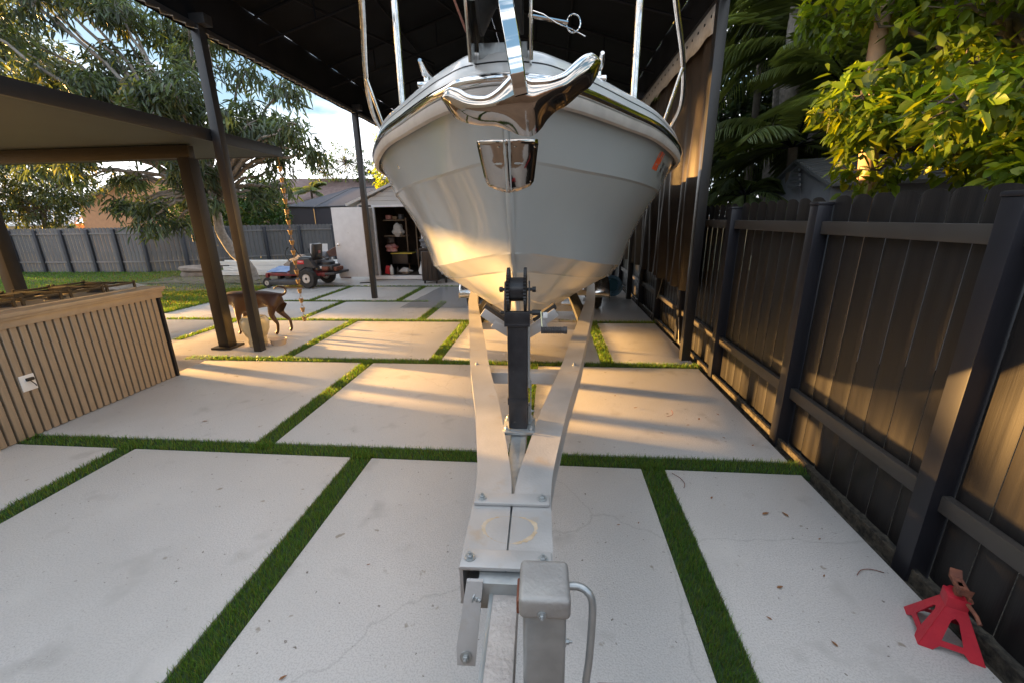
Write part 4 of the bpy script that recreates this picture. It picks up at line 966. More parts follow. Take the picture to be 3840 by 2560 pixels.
for s_ in (-1, 1):
    m_ = MB(); m_.poly([(.62, s_ * .40, .34), (.56, s_ * .40, .62), (.30, s_ * .40, .72), (-.02, s_ * .40, .74), (-.16, s_ * .40, .55), (-.18, s_ * .40, .50), (.1, s_ * .40, .53), (.27, s_ * .40, .45), (.34, s_ * .40, .34)], (0, -s_ * .16, 0))
    m_.build('side_pod', M['mowerblack'], mw, local=True)
m_ = MB(); m_.box(-.18, .22, -.24, .24, .52, .68, .02); m_.build('seat_box', M['mowerblack'], mw, local=True)
m_ = MB(); m_.box(-.05, .42, -.23, .23, .66, .76, .05, seg=4); m_.rbox((-.07, 0, .90), (.13, .42, .40), (0, R(-10), 0), .06); st2 = m_.build('seat', M['seat'], mw, local=True)
m_ = MB(); m_.rbox((-.142, -.0, .88), (.006, .12, .08), (0, R(-10), 0), .003); m_.build('seat_badge', M['clothred'], st2, local=True)
m_ = MB(); m_.box(-.62, -.12, -.24, .24, .40, .56, .04, seg=3); m_.lathe([(.2, .56), (.2, .62), (.14, .66), (.05, .67), (.05, .72), (.02, .74)], (-.36, 0, 0), 20); m_.build('engine', M['mowerblack'], mw, local=True)
m_ = MB(); m_.box(-.52, -.32, .2, .30, .42, .52, .02); m_.box(-.72, -.62, -.2, .2, .40, .50, .02); m_.build('muffler', M['rusty'], mw, local=True)
m_ = MB(); m_.box(-.76, -.46, -.42, .42, .33, .38, .01); m_.build('bumper', M['mowerblack'], mw, local=True)
for s_ in (-1, 1):
    m_ = MB(); m_.tube(interp([(.42, s_ * .33, .50), (.55, s_ * .33, .62), (.72, s_ * .30, .80), (.74, s_ * .20, .95), (.72, s_ * .12, 1.0)], 14), .014, 8); m_.build('control_lever', M['iron'], mw, local=True)
m_ = MB(); m_.tube([(-.1, .3, .70), (.0, .3, .98)], .012, 8); m_.build('arm_rest', M['iron'], mw, local=True)
q = MB(); q.box(.13, .33, .400, .404, .60, .69, .002); lab = q.build('brand_label', M['labelred'], mw, local=True)
text_mesh('TORO', .055, 'label_lettering', M['white'], Matrix.Translation((.23, .406, .655)) @ Matrix.Rotation(PI, 4, 'Z') @ Matrix.Rotation(PI / 2, 4, 'X'), lab, local=True)
q = MB(); q.box(-.30, -.24, .241, .244, .47, .53, .001); q.build('warning_label', M['white'], mw, local=True)
mw.scale = (.88, .95, 1.)
item('tan_bag', 'crumpled brown tarp bag lying behind the front of the mower', 'tarp', lump((-7.05, 11.35, .38), (.42, .25, .32), 21), M['tarp'], (-7.05, 11.35, 0), smooth=50)
q = MB(); q.lathe([(.14, -.2), (.17, -.18), (.17, .18), (.14, .2)], (0, 0, 0), 18, Matrix.Rotation(R(90), 4, 'Y')); q.bm.transform(Matrix.Translation((-6.72, 11.9, .62))); q.box(-6.9, -6.5, 11.75, 12.05, 0, .46, .02); item('grey_drum', 'blue grey drum lying behind the seat of the mower', 'drum', q, M['greycloth'], (-6.7, 11.9, 0))
q = MB(); rows = [[(-7.38 + .56 * u + .08 * v, 10.25 + .42 * v, .385 + .10 * v + .02 * random.random()) for u in np.linspace(0, 1, 9)] for v in np.linspace(0, 1, 7)]
q.grid(rows); item('blue_printed_bag', 'blue and white printed plastic bag lying on the front of the mower', 'bag', q, M['blue'], (-7.1, 10.4, .38), smooth=0, solid=.01)
# white panels stacked behind the tree, tarp covered pile
ws = []
for k, (x0, x1, y, z, lab) in enumerate([(-11.0, -7.0, 12.5, .02, 'bottom white gutter length of the stack behind the mango trunk'), (-10.6, -7.2, 12.7, .16, 'middle white gutter length of the stack behind the mango trunk'), (-10.9, -6.9, 12.9, .30, 'topmost white gutter length of the stack behind the mango trunk')]):
    q = MB(); q.box(x0, x1, y, y + .30, z, z + .04, .004); q.box(x0, x1, y, y + .02, z + .04, z + .12, .003); q.box(x0, x1, y + .28, y + .30, z + .04, z + .135, .003)
    item('white_gutter', lab, 'gutter', q, M['white'], ((x0 + x1) / 2, y, z))
item('tarp_pile', 'low pile covered with a crumpled brown tarp on the bare earth by the fence', 'tarp pile', lump((-11.45, 12.7, .12), (.66, .4, .25), 31), M['tarp'], (-11.45, 12.7, 0), smooth=30)

# ------------------------------------------------------------------ ceramic stool and pet bowl
q = MB(); q.lathe([(.11, 0), (.115, .015), (.118, .10), (.116, .125), (.135, .15), (.168, .23), (.178, .31), (.172, .36), (.150, .395), (.145, .402), (.13, .405)], (-4.06, 5.22, 0), 40)
o = item('ceramic_stool', 'cream glazed ceramic drum stool between the two dark posts', 'stool', q, M['ceramic'], (-4.06, 5.22, 0), smooth=60)
q = MB(); q.lathe([(.085, 0), (.09, .01), (.105, .075), (.11, .08), (.10, .078), (.07, .02), (.02, .018)], (-3.80, 5.28, 0), 28); item('pet_bowl', 'small tan pet bowl on the concrete beside the canopy post', 'bowl', q, M['tan'], (-3.80, 5.28, 0), smooth=60)

# ------------------------------------------------------------------ dog
dg_ = thing('brown_dog', 'dark brown dog with curled tail standing behind the posts facing left', 'dog', (-4.5, 5.95, 0))
def skin(name, nodes, edges, m, parent, sub=2, root=0):
    me = bpy.data.meshes.new(name); me.from_pydata([n[:3] for n in nodes], edges, [])
    o = bpy.data.objects.new(name, me); COL.objects.link(o); me.materials.append(m)
    o.parent = parent; me.transform(localmat(parent).inverted())
    sk = o.modifiers.new('skin', 'SKIN'); sk.use_smooth_shade = True; kf = 1.18
    for i, n in enumerate(nodes):
        r = n[3] if isinstance(n[3], tuple) else (n[3], n[3])
        me.skin_vertices[0].data[i].radius = (r[0] * kf, r[1] * kf)
        me.skin_vertices[0].data[i].use_root = (i == root)
    s = o.modifiers.new('sub', 'SUBSURF'); s.levels = sub; s.render_levels = sub
    dg = bpy.context.evaluated_depsgraph_get(); me2 = bpy.data.meshes.new_from_object(o.evaluated_get(dg)); o.modifiers.clear(); o.data = me2
    me2.polygons.foreach_set('use_smooth', [True] * len(me2.polygons))
    return o
Yd = 5.95
nodes = [
 (-4.24, Yd, .50, (.088, .10)),      # 0 pelvis
 (-4.40, Yd, .50, (.085, .10)), (-4.58, Yd, .475, (.10, .115)), (-4.76, Yd, .455, (.115, .135)), (-4.90, Yd, .47, (.10, .125)),   # 1-4 spine/chest
 (-5.00, Yd - .01, .50, (.075, .085)), (-5.08, Yd - .02, .49, (.068, .07)),                                  # 5,6 neck, head back
 (-5.15, Yd - .02, .475, (.06, .055)), (-5.22, Yd - .02, .445, (.036, .032)), (-5.28, Yd - .02, .425, (.026, .024)),  # 7-9 head, muzzle
 (-4.22, Yd - .085, .40, (.065, .06)), (-4.27, Yd - .095, .29, (.042, .04)), (-4.17, Yd - .10, .17, (.022, .022)), (-4.19, Yd - .10, .06, (.019, .019)), (-4.235, Yd - .10, .022, (.026, .018)),  # 10-14 near hind
 (-4.20, Yd + .085, .40, (.065, .06)), (-4.23, Yd + .095, .29, (.042, .04)), (-4.10, Yd + .12, .18, (.022, .022)), (-4.09, Yd + .12, .06, (.019, .019)), (-4.13, Yd + .12, .022, (.026, .018)),    # 15-19 far hind
 (-4.84, Yd - .10, .33, (.045, .045)), (-4.85, Yd - .10, .19, (.026, .026)), (-4.85, Yd - .10, .06, (.02, .02)), (-4.89, Yd - .10, .02, (.026, .018)),     # 20-23 near fore
 (-4.86, Yd + .09, .33, (.045, .045)), (-4.90, Yd + .09, .19, (.026, .026)), (-4.91, Yd + .09, .06, (.02, .02)), (-4.95, Yd + .09, .02, (.026, .018)),     # 24-27 far fore
 (-4.13, Yd, .545, (.026, .026)), (-4.07, Yd, .55, (.016, .016)), (-4.02, Yd, .57, (.013, .013)),                                      # 28-30 tail
]
edges = [(0, 1), (1, 2), (2, 3), (3, 4), (4, 5), (5, 6), (6, 7), (7, 8), (8, 9), (0, 10), (10, 11), (11, 12), (12, 13), (13, 14), (0, 15), (15, 16), (16, 17), (17, 18), (18, 19),
         (3, 20), (20, 21), (21, 22), (22, 23), (3, 24), (24, 25), (25, 26), (26, 27), (0, 28), (28, 29), (29, 30)]
# tail curl
last = 30
for (x, z, r) in ((-4.0, .605, .012), (-4.02, .64, .011), (-4.07, .66, .011), (-4.13, .662, .010), (-4.18, .645, .009), (-4.21, .625, .008)):
    nodes.append((x, Yd, z, (r, r))); edges.append((last, len(nodes) - 1)); last = len(nodes) - 1
skin('body', nodes, edges, M['dog'], dg_)
for s_ in (-1, 1):
    q = MB(); q.grid([[(-5.04, Yd - .02 + s_ * .045, .545), (-5.10, Yd - .02 + s_ * .045, .55)], [(-5.03, Yd - .02 + s_ * .075, .50), (-5.10, Yd - .02 + s_ * .078, .50)], [(-5.05, Yd - .02 + s_ * .078, .44), (-5.08, Yd - .02 + s_ * .078, .435)]])
    q.build('ear', M['dog'], dg_, solid=.008)
    q = MB(); q.disc((-5.185, Yd - .02 + s_ * .042, .485), (-.5, s_, .2), .007, .004, 10); q.build('eye', M['iron'], dg_)
q = MB(); q.lathe([(.006, 0), (.014, .006), (.012, .02), (.004, .024)], (-5.305, Yd - .02, .425), 10); q.build('nose', M['dogdark'], dg_)

dg_.scale = (.90, .95, 1.10); dg_.location = (-4.366, 5.80, 0)
# ------------------------------------------------------------------ red jack stand by the right fence
js = thing('jack_stand', 'red painted axle stand with rusty saddle at the foot of the right fence', 'axle stand', (1.60, 1.44, 0), R(66))
legs = [(-.095, -.095), (.095, -.095), (.095, .095), (-.095, .095)]; T_ = .028; ZT = .175
def lerp(a, b, f): return a + (b - a) * f
for k in range(4):
    a = Vector((*legs[k], 0)); b = Vector((*legs[(k + 1) % 4], 0)); at = Vector((legs[k][0] * .28, legs[k][1] * .28, ZT)); bt = Vector((legs[(k + 1) % 4][0] * .28, legs[(k + 1) % 4][1] * .28, ZT))
    q = MB()
    P2 = lambda u, v: (a.lerp(b, u)).lerp(at.lerp(bt, u), v)
    # face with a triangular hole: outline strips
    out = [(0, 0), (.22, 0), (.30, .12), (.70, .12), (.78, 0), (1, 0), (1, 1), (0, 1)]
    hole = [(.30, .24), (.70, .24), (.62, .70), (.5, .76), (.38, .70)]
    def pp(l): return [P2(u, v) for u, v in l]
    q.poly(pp([(0, 0), (.22, 0), (.30, .12), (.30, .24)])); q.poly(pp([(.30, .12), (.70, .12), (.70, .24), (.30, .24)])); q.poly(pp([(.70, .12), (.78, 0), (1, 0), (.70, .24)]))
    q.poly(pp([(0, 0), (.30, .24), (.38, .70), (0, 1)])); q.poly(pp([(1, 0), (1, 1), (.62, .70), (.70, .24)])); q.poly(pp([(.38, .70), (.5, .76), (.62, .70), (1, 1), (0, 1)]))
    bmesh.ops.remove_doubles(q.bm, verts=q.bm.verts, dist=.0005)
    q.build('side_plate', M['red'], js, local=True, solid=.004, smooth=0)
q = MB(); q.box(-.033, .033, -.033, .033, .165, .215, .006); q.build('collar', M['red'], js, local=True)
q = MB(); q.box(-.014, .014, -.010, .010, .13, .262, .003)
for k in range(6): q.box(.010, .020, -.009, .009, .15 + k * .017, .158 + k * .017, .001)
q.build('ratchet_bar', M['rusty'], js, local=True)
q = MB(); q.poly([(-.058, -.018, .285), (-.04, -.018, .262), (.04, -.018, .262), (.058, -.018, .285), (.05, -.018, .250), (-.05, -.018, .250)], (0, .036, 0)); q.build('saddle', M['rusty'], js, local=True)
q = MB(); q.tube([(-.04, -.02, .21), (-.085, -.03, .205), (-.11, -.035, .19)], .007, 8); q.tube([(-.03, -.03, .215), (.03, -.03, .215)], .009, 8); q.build('pawl_handle', M['rusty'], js, local=True)
q = MB(); q.lathe([(.02, 0), (.026, .02), (.014, .045)], (.035, .0, .165), 12); q.build('pivot_boss', M['red'], js, local=True)

# ------------------------------------------------------------------ hose coil and bent rods by the fence far right
hc = MB()
for k in range(7):
    r = .21 - .012 * k; yc = 8.95 + .012 * k
    hc.tube([(1.28 + r * math.cos(a), yc + .06 * math.sin(a * 2 + k), .24 + r * math.sin(a)) for a in np.linspace(0, 2 * PI, 30)], .012, 7)
hcp = thing('hose_coil', 'coil of blue garden hose leaning at the far end under the boat', 'hose', (1.28, 9, 0))
hc.build('hose', M['bluehose'], hcp)
q = MB(); q.disc((1.28, 9.05, .22), (0, 1, .1), .2, .05, 24); q.build('reel', M['teal'], hcp)
q = MB(); q.tube(interp([(1.70, 7.15, .0), (1.74, 6.9, .45), (1.75, 6.62, 1.0)], 12), .006, 6); item('thin_stake', 'thin pale stake leaning on the dark fence behind the trailer', 'stake', q, M['webbing'], (1.70, 7.15, 0))
q = MB(); q.tube(interp([(1.75, 6.45, 1.12), (1.74, 6.33, 1.20), (1.73, 6.15, 1.12), (1.73, 5.95, .85), (1.72, 5.75, .52), (1.71, 5.52, .02)], 22), .007, 6); item('bent_pipe', 'thin pale bent pipe arching against the fence behind the canopy post', 'pipe', q, M['webbing'], (1.71, 5.52, 0))

# ------------------------------------------------------------------ dead leaves and twigs on the slabs
spots = [(1.22, 2.13, .05, .4), (1.36, 2.12, .045, 2.), (.98, 2.25, .03, 1), (1.05, 1.62, .035, .3), (.5, 2.0, .018, 1), (.38, 1.98, .022, .2), (1.15, 1.35, .03, 2), (1.3, 1.7, .02, .9), (.95, 1.45, .025, 2.4), (1.42, 1.95, .02, .5),
         (1.25, 3.3, .04, 1.2), (1.12, 3.2, .03, .2), (1.35, 3.0, .03, 2.2), (.75, 3.5, .04, .3), (.62, 3.75, .03, 1.3), (1.5, 2.9, .03, .7), (-3.0, 3.0, .05, .2), (-.9, 1.6, .02, .4), (1.2, 1.1, .03, 1.4), (1.05, 1.05, .03, 2.9), (.9, 3.05, .03, 2.9), (1.45, 3.4, .035, 1.9), (-1.0, 1.05, .03, .7)]
wh = ['near the fence', 'beside the turf strip', 'in the middle of the slab', 'at the slab edge']
for k, (x, y, L, a) in enumerate(spots):
    n = 1; d = np.array([[math.cos(a), math.sin(a), .15]]); V, F, T = leaves(np.array([[x, y, .006]]), d, L, L * .38, .2, .15, nrm=np.array([[0.05, .1, 1.]]))
    o = npmesh('dead_leaf', V, F, M['deadleaf'])
    tag(origin_to(o, (x, y, 0)), 'small curled brown leaf lying on the concrete slabs', 'leaf', 'fallen leaves on the slabs')
for k, (x, y, a) in enumerate([(.85, 2.35, .9), (1.6, 1.75, 2.6), (1.0, 3.35, .2)]):
    q = MB(); q.tube(interp([(x + .05 * i * math.cos(a + .3 * i), y + .05 * i * math.sin(a + .25 * i), .004 + .002 * i) for i in range(4)], 10), .0018, 5); o = q.build('twig', M['rusty'])
    tag(origin_to(o, (x, y, 0)), ['thin curved twig beside the right turf strip', 'thin twig near the red axle stand', 'thin twig on the slab right of the trailer beam'][k], 'twig', 'fallen twigs on the slabs')

# ------------------------------------------------------------------ trees
def blob_points(blobs, n):
    """points in ellipsoid shells, weighted by volume; blobs: (cx,cy,cz,rx,ry,rz)"""
    B = np.array(blobs, float); wts = (B[:, 3] * B[:, 4] * B[:, 5]) ** .67; idx = RNG.choice(len(B), n, p=wts / wts.sum())
    d = norm(RNG.normal(size=(n, 3))); r = RNG.uniform(.25, 1., n) ** .6
    return B[idx, :3] + d * r[:, None] * B[idx, 3:6], d, idx
def limb(mb, pts, r0, r1, n=8, wob=.0):
    P_ = interp(pts, 14); 
    if wob: P_[1:-1] += RNG.normal(size=(12, 3)) * wob
    mb.tube(P_, list(np.linspace(r0, r1, 14)), n)
def clump(blobs, k, f, seed):
    r = np.random.default_rng(seed); out = []
    for b in blobs:
        for _ in range(k):
            d = norm(r.normal(size=3)); q = r.uniform(.35, 1.05)
            out.append((b[0] + d[0] * b[3] * q, b[1] + d[1] * b[4] * q, b[2] + d[2] * b[5] * q, b[3] * f * r.uniform(.6, 1.2), b[4] * f * r.uniform(.6, 1.2), b[5] * f * r.uniform(.6, 1.2)))
    return out
def tree(name, label, trunk_pts, r0, blobs, nclust, per, L, W, mleaf, mbark, droop=.5, tintv=(.6, 1.4), group=None, twigs=True, yellow=.15, spread=1., base=None):
    t = thing(name, label, 'tree', tuple(base or (*trunk_pts[0][:2], 0)), group=group)
    m_ = MB(); limb(m_, trunk_pts, r0, r0 * .6, 12, r0 * .08)
    top = Vector(trunk_pts[-1])
    for b in blobs:
        c = Vector(b[:3]); mid = top.lerp(c, .5) + Vector((0, 0, .15 * (c - top).length * random.uniform(.2, 1)))
        limb(m_, [tuple(top), tuple(mid), tuple(c)], r0 * .42, r0 * .1, 7, .03)
    C, D_, idx = blob_points(blobs, nclust)
    if twigs:
        B = np.array(blobs, float)
        for k in range(0, nclust, max(1, nclust // 420)):
            m_.tube([tuple(B[idx[k], :3]), tuple((B[idx[k], :3] + C[k]) / 2 + RNG.normal(size=3) * .05), tuple(C[k])], [r0 * .09, r0 * .05, .004], 5, cap=False)
    m_.build('trunk', mbark, t, smooth=60)
    n = nclust * per
    base_ = np.repeat(C, per, 0) + RNG.normal(size=(n, 3)) * L * .35 * spread
    d = norm(RNG.normal(size=(n, 3)) + np.repeat(D_, per, 0) * .6); d[:, 2] -= droop; d = norm(d)
    ct = np.repeat(RNG.uniform(tintv[0], tintv[1], nclust), per)[:, None] * RNG.uniform(.75, 1.25, (n, 1))
    T = ct * np.ones((1, 3)); yl = np.repeat(RNG.random(nclust) < yellow, per) & (RNG.random(n) < .8); T[yl] *= np.array([2.1, 1.6, .8])
    V, F, TT = leaves(base_, d, RNG.uniform(.45, 1.35, n) * L, RNG.uniform(.5, 1.3, n) * W, tint=T)
    npmesh('crown', V, F, mleaf, t, TT)
    return t
# mango tree: trunk leans behind the mower, crown hangs over the pergola
blobs = [(-8.4, 10.6, 4.6, 1.7, 1.5, 1.1), (-6.9, 10.4, 4.1, 1.35, 1.2, .8), (-10.4, 10.2, 5.1, 1.9, 1.6, 1.2), (-12.3, 10.0, 5.6, 1.9, 1.6, 1.3), (-9.2, 11.2, 6.0, 2., 1.6, 1.0), (-11.4, 11.0, 6.8, 2.2, 1.8, 1.1), (-13.8, 10.6, 6.6, 2.1, 1.6, 1.6),
         (-7.4, 10.9, 3.3, 1.2, 1.0, .55), (-9.2, 10.6, 3.3, 1.2, 1., .6), (-10.9, 10.3, 3.7, 1.3, 1.1, .7), (-10.5, 11.0, 2.15, 1.25, .8, .62), (-9.2, 10.7, 2.35, .9, .8, .55), (-12.2, 10.6, 2.6, 1.4, 1., .7), (-13.8, 10.6, 3.9, 1.5, 1.3, 1.), (-6.0, 10.0, 3.5, .75, .7, .5), (-7.9, 11.6, 2.5, .7, .7, .4)]
tree('mango_tree', 'large mango tree with a leaning mottled trunk and drooping leaves over the pergola', [(-8.75, 11.6, -.05), (-8.95, 11.6, .5), (-9.35, 11.55, 1.0), (-9.45, 11.5, 1.6), (-9.3, 11.3, 2.3)], .17, clump(blobs, 5, .42, 5), 2300, 9, .27, .055, M['mango'], M['bark'], droop=.85, tintv=(.4, 1.7), yellow=.10)
# extra mango limbs seen against the fence
# clipped ficus hedge column by the fence
tree('hedge_tree', 'dense dark green clipped hedge tree rising behind the back fence', [(-12.4, 17.2, 0), (-12.4, 17.2, 2)], .1, [(-12.6, 17.3, 1.9, 1.5, 1.2, 1.9), (-11.8, 17.0, 1.5, 1.0, 1.0, 1.7), (-13.9, 17.5, 2.0, 1.3, 1., 1.6), (-15.2, 17.0, 2.2, 1.4, 1., 1.4)], 2600, 7, .13, .07, M['hedge'], M['bark2'], droop=.2, yellow=.03, twigs=False)
tree('sunlit_tree', 'yellow green sunlit tree standing behind the garden shed', [(-7.2, 21, 0), (-7.3, 21, 3)], .12, [(-7.3, 21, 4.9, 1.3, 1.2, 1.5), (-6.6, 21, 3.8, 1.4, 1.2, 1.0), (-8.0, 21.3, 3.6, .9, .9, .8), (-6.1, 21, 5.9, 1.5, 1.2, 1.3)], 900, 8, .16, .08, M['leafy'], M['bark2'], droop=.3, yellow=.5)
tree('sparse_tree', 'thin sparse pale tree rising beyond the screened porch', [(-12.6, 26, 0), (-12.4, 26, 3.4)], .1, [(-12.3, 26, 5.0, 1.6, 1.2, 1.2), (-10.9, 26, 4.4, 1.0, 1., .9), (-13.8, 26, 4.4, 1.1, 1., 1.)], 420, 7, .14, .06, M['hedge'], M['bark2'], droop=.2, yellow=.3)
tree('low_orchard_tree', 'low leafy tree with yellow edges standing beyond the left back fence', [(-21.5, 16.5, 0), (-21.5, 16.5, 1.8)], .12, [(-21.5, 16.5, 2.3, 1.8, 1.2, 1.1), (-23.5, 16.5, 3.0, 2., 1.3, 1.4), (-19.8, 16.2, 3.2, 1.6, 1.2, 1.)], 900, 8, .2, .07, M['mango'], M['bark2'], droop=.6, yellow=.35)
tree('shade_tree', 'tall dark tree at the far left beyond the lawn', [(-22.5, 15.5, 0), (-22.5, 15.5, 3)], .2, [(-22, 15.5, 5.5, 2.8, 2.0, 2.2), (-25.5, 15.5, 6.4, 3.0, 2.4, 2.6), (-20, 15.6, 7.6, 2.4, 2.0, 1.8)], 1900, 8, .26, .08, M['mango'], M['bark2'], droop=.6, yellow=.1)
tree('added_shade_shrub', 'unseen round shrub added beyond the left edge to shade the far slabs', [(-21.5, 12.3, 0), (-21.5, 12.3, 1)], .1, [(-21.5, 12.4, 1.6, 1.4, 1.5, 1.5), (-21.8, 13.2, 2.9, 1.4, 1.2, 1.2)], 900, 8, .2, .08, M['mango'], M['bark2'], droop=.4, yellow=.1, twigs=False)  # out of view, added to block low sun from the rear slab rows
tree('added_dapple_tree', 'unseen leafy tree added beyond the left edge to dapple the sunlight', [(-19.5, 7.2, 0), (-19.4, 7.3, 2.0), (-19.2, 7.3, 3.2)], .12, [(-19, 6.2, 4.75, .8, 1.1, .8), (-19, 8.5, 5.2, .8, 1.0, .7), (-19, 7.3, 5.7, 1., 1.3, .9), (-19.2, 5.0, 4.3, .8, 1., .8)], 300, 8, .24, .07, M['mango'], M['bark2'], droop=.6, yellow=.1, twigs=False)  # out of view, added to break up the sun on fence and hull
# palms
def palm(name, label, base, top, nf, FL, mb_, seed, droop=.9, group=None, lean=(0, 0), lw=.014, r=.06):
    rr = np.random.default_rng(seed); t = thing(name, label, 'palm', (*base[:2], 0), group=group)
    m_ = MB(); limb(m_, [base, ((base[0] + top[0]) / 2 + .05, (base[1] + top[1]) / 2, (base[2] + top[2]) / 2), top], r * 1.2, r, 8); m_.build('trunk', M['bark2'], t, smooth=60)
    Vs = []; Fs = []; Ts = []; off = 0; st = MB()
    for k in range(nf):
        az = 2 * PI * k / nf * 1.618 + rr.uniform(-.2, .2); el = rr.uniform(.1, 1.25); L = FL * rr.uniform(.8, 1.1)
        d = np.array([math.cos(az) * math.cos(el), math.sin(az) * math.cos(el), math.sin(el)])
        ts = np.linspace(0, 1, 41)[:, None]; side_ = norm(np.array([-d[1], d[0], 0.]))
        spine = np.array(top) + d * L * ts + np.array([0, 0, -1.]) * L * droop * .55 * ts ** 2.2
        st.tube([tuple(p) for p in spine[::8]], [.012, .010, .008, .006, .004, .003][:len(spine[::8])], 5, cap=False)
        sp = spine[5:]; tt = ts[5:]
        for sg in (-1, 1):
            dd = norm(np.gradient(sp, axis=0) * .9 / np.linalg.norm(np.gradient(sp, axis=0), axis=1, keepdims=True) + side_ * sg * 1.1 + np.array([0, 0, -.25]) + rr.normal(size=sp.shape) * .06)
            ln = L * .30 * np.sin(PI * (tt[:, 0] * .85 + .12)) + .04
            tint = (rr.uniform(.5, 1.5) * rr.uniform(.8, 1.2, (len(sp), 1))) * np.ones((1, 3))
            V, F, T = leaves(sp, dd, ln, lw * np.ones(len(sp)), .3, .3, tint=tint, nrm=np.tile(np.array([0, 0, 1.]), (len(sp), 1)) + rr.normal(size=sp.shape) * .1)
            Vs.append(V); Fs.append(F + off); Ts.append(T); off += len(V)
    st.build('frond_stems', M['palm'], t, smooth=60).name = 'frond_stem'
    npmesh('fronds', np.concatenate(Vs), np.concatenate(Fs), M['palm'], t, np.concatenate(Ts))
    return t
palm('areca_palm', 'dark feathery palm clump immediately right of the canopy post', (3.3, 6.5, 0), (3.2, 6.4, 2.5), 16, 1.5, None, 3)
palm('areca_palm', 'tall feathery palm behind the clump, its fronds reaching the top of the picture', (3.7, 7.6, 0), (3.7, 7.5, 4.1), 16, 2.0, None, 5)
palm('areca_palm', 'feathery palm spreading wide fronds left of the tan trunk', (3.7, 6.4, 0), (3.7, 6.2, 3.1), 15, 1.8, None, 8)
palm('fan_palm', 'drooping pale palm low behind the fence beside the grey plastic shed', (2.75, 6.7, 0), (2.75, 6.6, 1.9), 14, .9, None, 11, droop=1.4)
palm('areca_palm', 'young palm high above the other palms by the top edge', (3.6, 8.6, 0), (3.5, 8.6, 5.0), 14, 1.8, None, 13)
palm('areca_palm', 'feathery palm on the lawn beyond the left edge', (-16.5, 6.9, 0), (-16.5, 6.9, 3.0), 8, 1.5, None, 21, lw=.03)
palm('distant_palm', 'small green palm beyond the screened porch', (-13.2, 23, 0), (-13.1, 23, 3.2), 14, 1.3, None, 15, lw=.05)
m_ = thing('tan_trunk_tree', 'smooth tan trunk rising behind the grey plastic shed among the leaves', 'tree', (3.0, 5.1, 0))
q = MB(); limb(q, [(3.05, 4.5, 0), (3.0, 4.5, 1.5), (2.9, 4.5, 2.4), (2.88, 4.62, 3.2), (2.95, 4.7, 5.0)], .085, .06, 12); q.build('trunk', M['paletrunk'], m_, smooth=60)
C_, D_, _ = blob_points([(3.1, 4.8, 5.0, .9, .9, .7), (3.6, 5.4, 5.4, 1.2, 1., .8)], 160); n = 160 * 7
V, F, T = leaves(np.repeat(C_, 7, 0) + RNG.normal(size=(n, 3)) * .08, norm(RNG.normal(size=(n, 3)) - [0, 0, .4]), .16, .075, tint=RNG.uniform(.6, 1.3, (n, 1)) * np.ones((1, 3))); npmesh('crown', V, F, M['leafy'], m_, T)
for k, (pts, lb) in enumerate([([(3.9, 7.9, 0), (3.7, 7.6, 2.2), (3.4, 7.2, 3.6), (3.5, 7.3, 6.5)], 'grey leaning trunk left of the tan trunk behind the fence'), ([(4.5, 8.2, 0), (4.4, 8.1, 3), (4.6, 8.0, 6.5)], 'thick grey trunk at the top edge behind the palms'), ([(4.1, 8.8, 0), (4.0, 8.6, 3.5), (3.95, 8.5, 7)], 'pale grey trunk left of the thick one at the top edge')]):
    t_ = thing('grey_trunk_tree', lb, 'tree', (*pts[0][:2], 0)); q = MB(); limb(q, pts, .15, .11, 10, .02); q.build('trunk', M['bark'], t_, smooth=60)
    c = pts[-1]; C_, D_, _ = blob_points([(c[0], c[1], c[2] + .6, 1.5, 1.5, .9)], 260); n = 260 * 6
    V, F, T = leaves(np.repeat(C_, 6, 0) + RNG.normal(size=(n, 3)) * .1, norm(RNG.normal(size=(n, 3)) - [0, 0, .4]), .18, .07, tint=RNG.uniform(.5, 1.3, (n, 1)) * np.ones((1, 3))); npmesh('crown', V, F, M['dkleaf'], t_, T)
# the big broad-leaved tree right of the fence
tree('broadleaf_tree', 'bright yellow green broad leaved tree leaning over the right fence', [(4.2, 3.3, 0), (4.1, 3.5, 1.5), (3.9, 3.7, 2.2)], .09,
     clump([(2.75, 3.9, 2.95, .75, .9, .5), (3.2, 3.2, 3.0, .9, .9, .65), (2.5, 3.55, 2.32, .38, .55, .24), (3.0, 4.6, 3.5, .8, .9, .6), (3.5, 2.6, 3.4, 1., 1., .7), (3.3, 3.3, 2.25, .8, .9, .35), (3.9, 3.6, 3.9, 1.1, 1.2, .8), (2.8, 3.0, 2.15, .6, .5, .25), (3.4, 2.3, 2.3, .9, .7, .45), (3.0, 3.2, 2.0, .7, .6, .3), (2.9, 2.4, 2.1, .6, .5, .3), (2.9, 4.0, 2.3, .6, .6, .35), (2.7, 4.3, 3.6, .8, .8, .6)], 6, .42, 9),
     3000, 8, .105, .055, M['leafy'], M['bark2'], droop=.35, tintv=(.55, 1.35), yellow=.3)
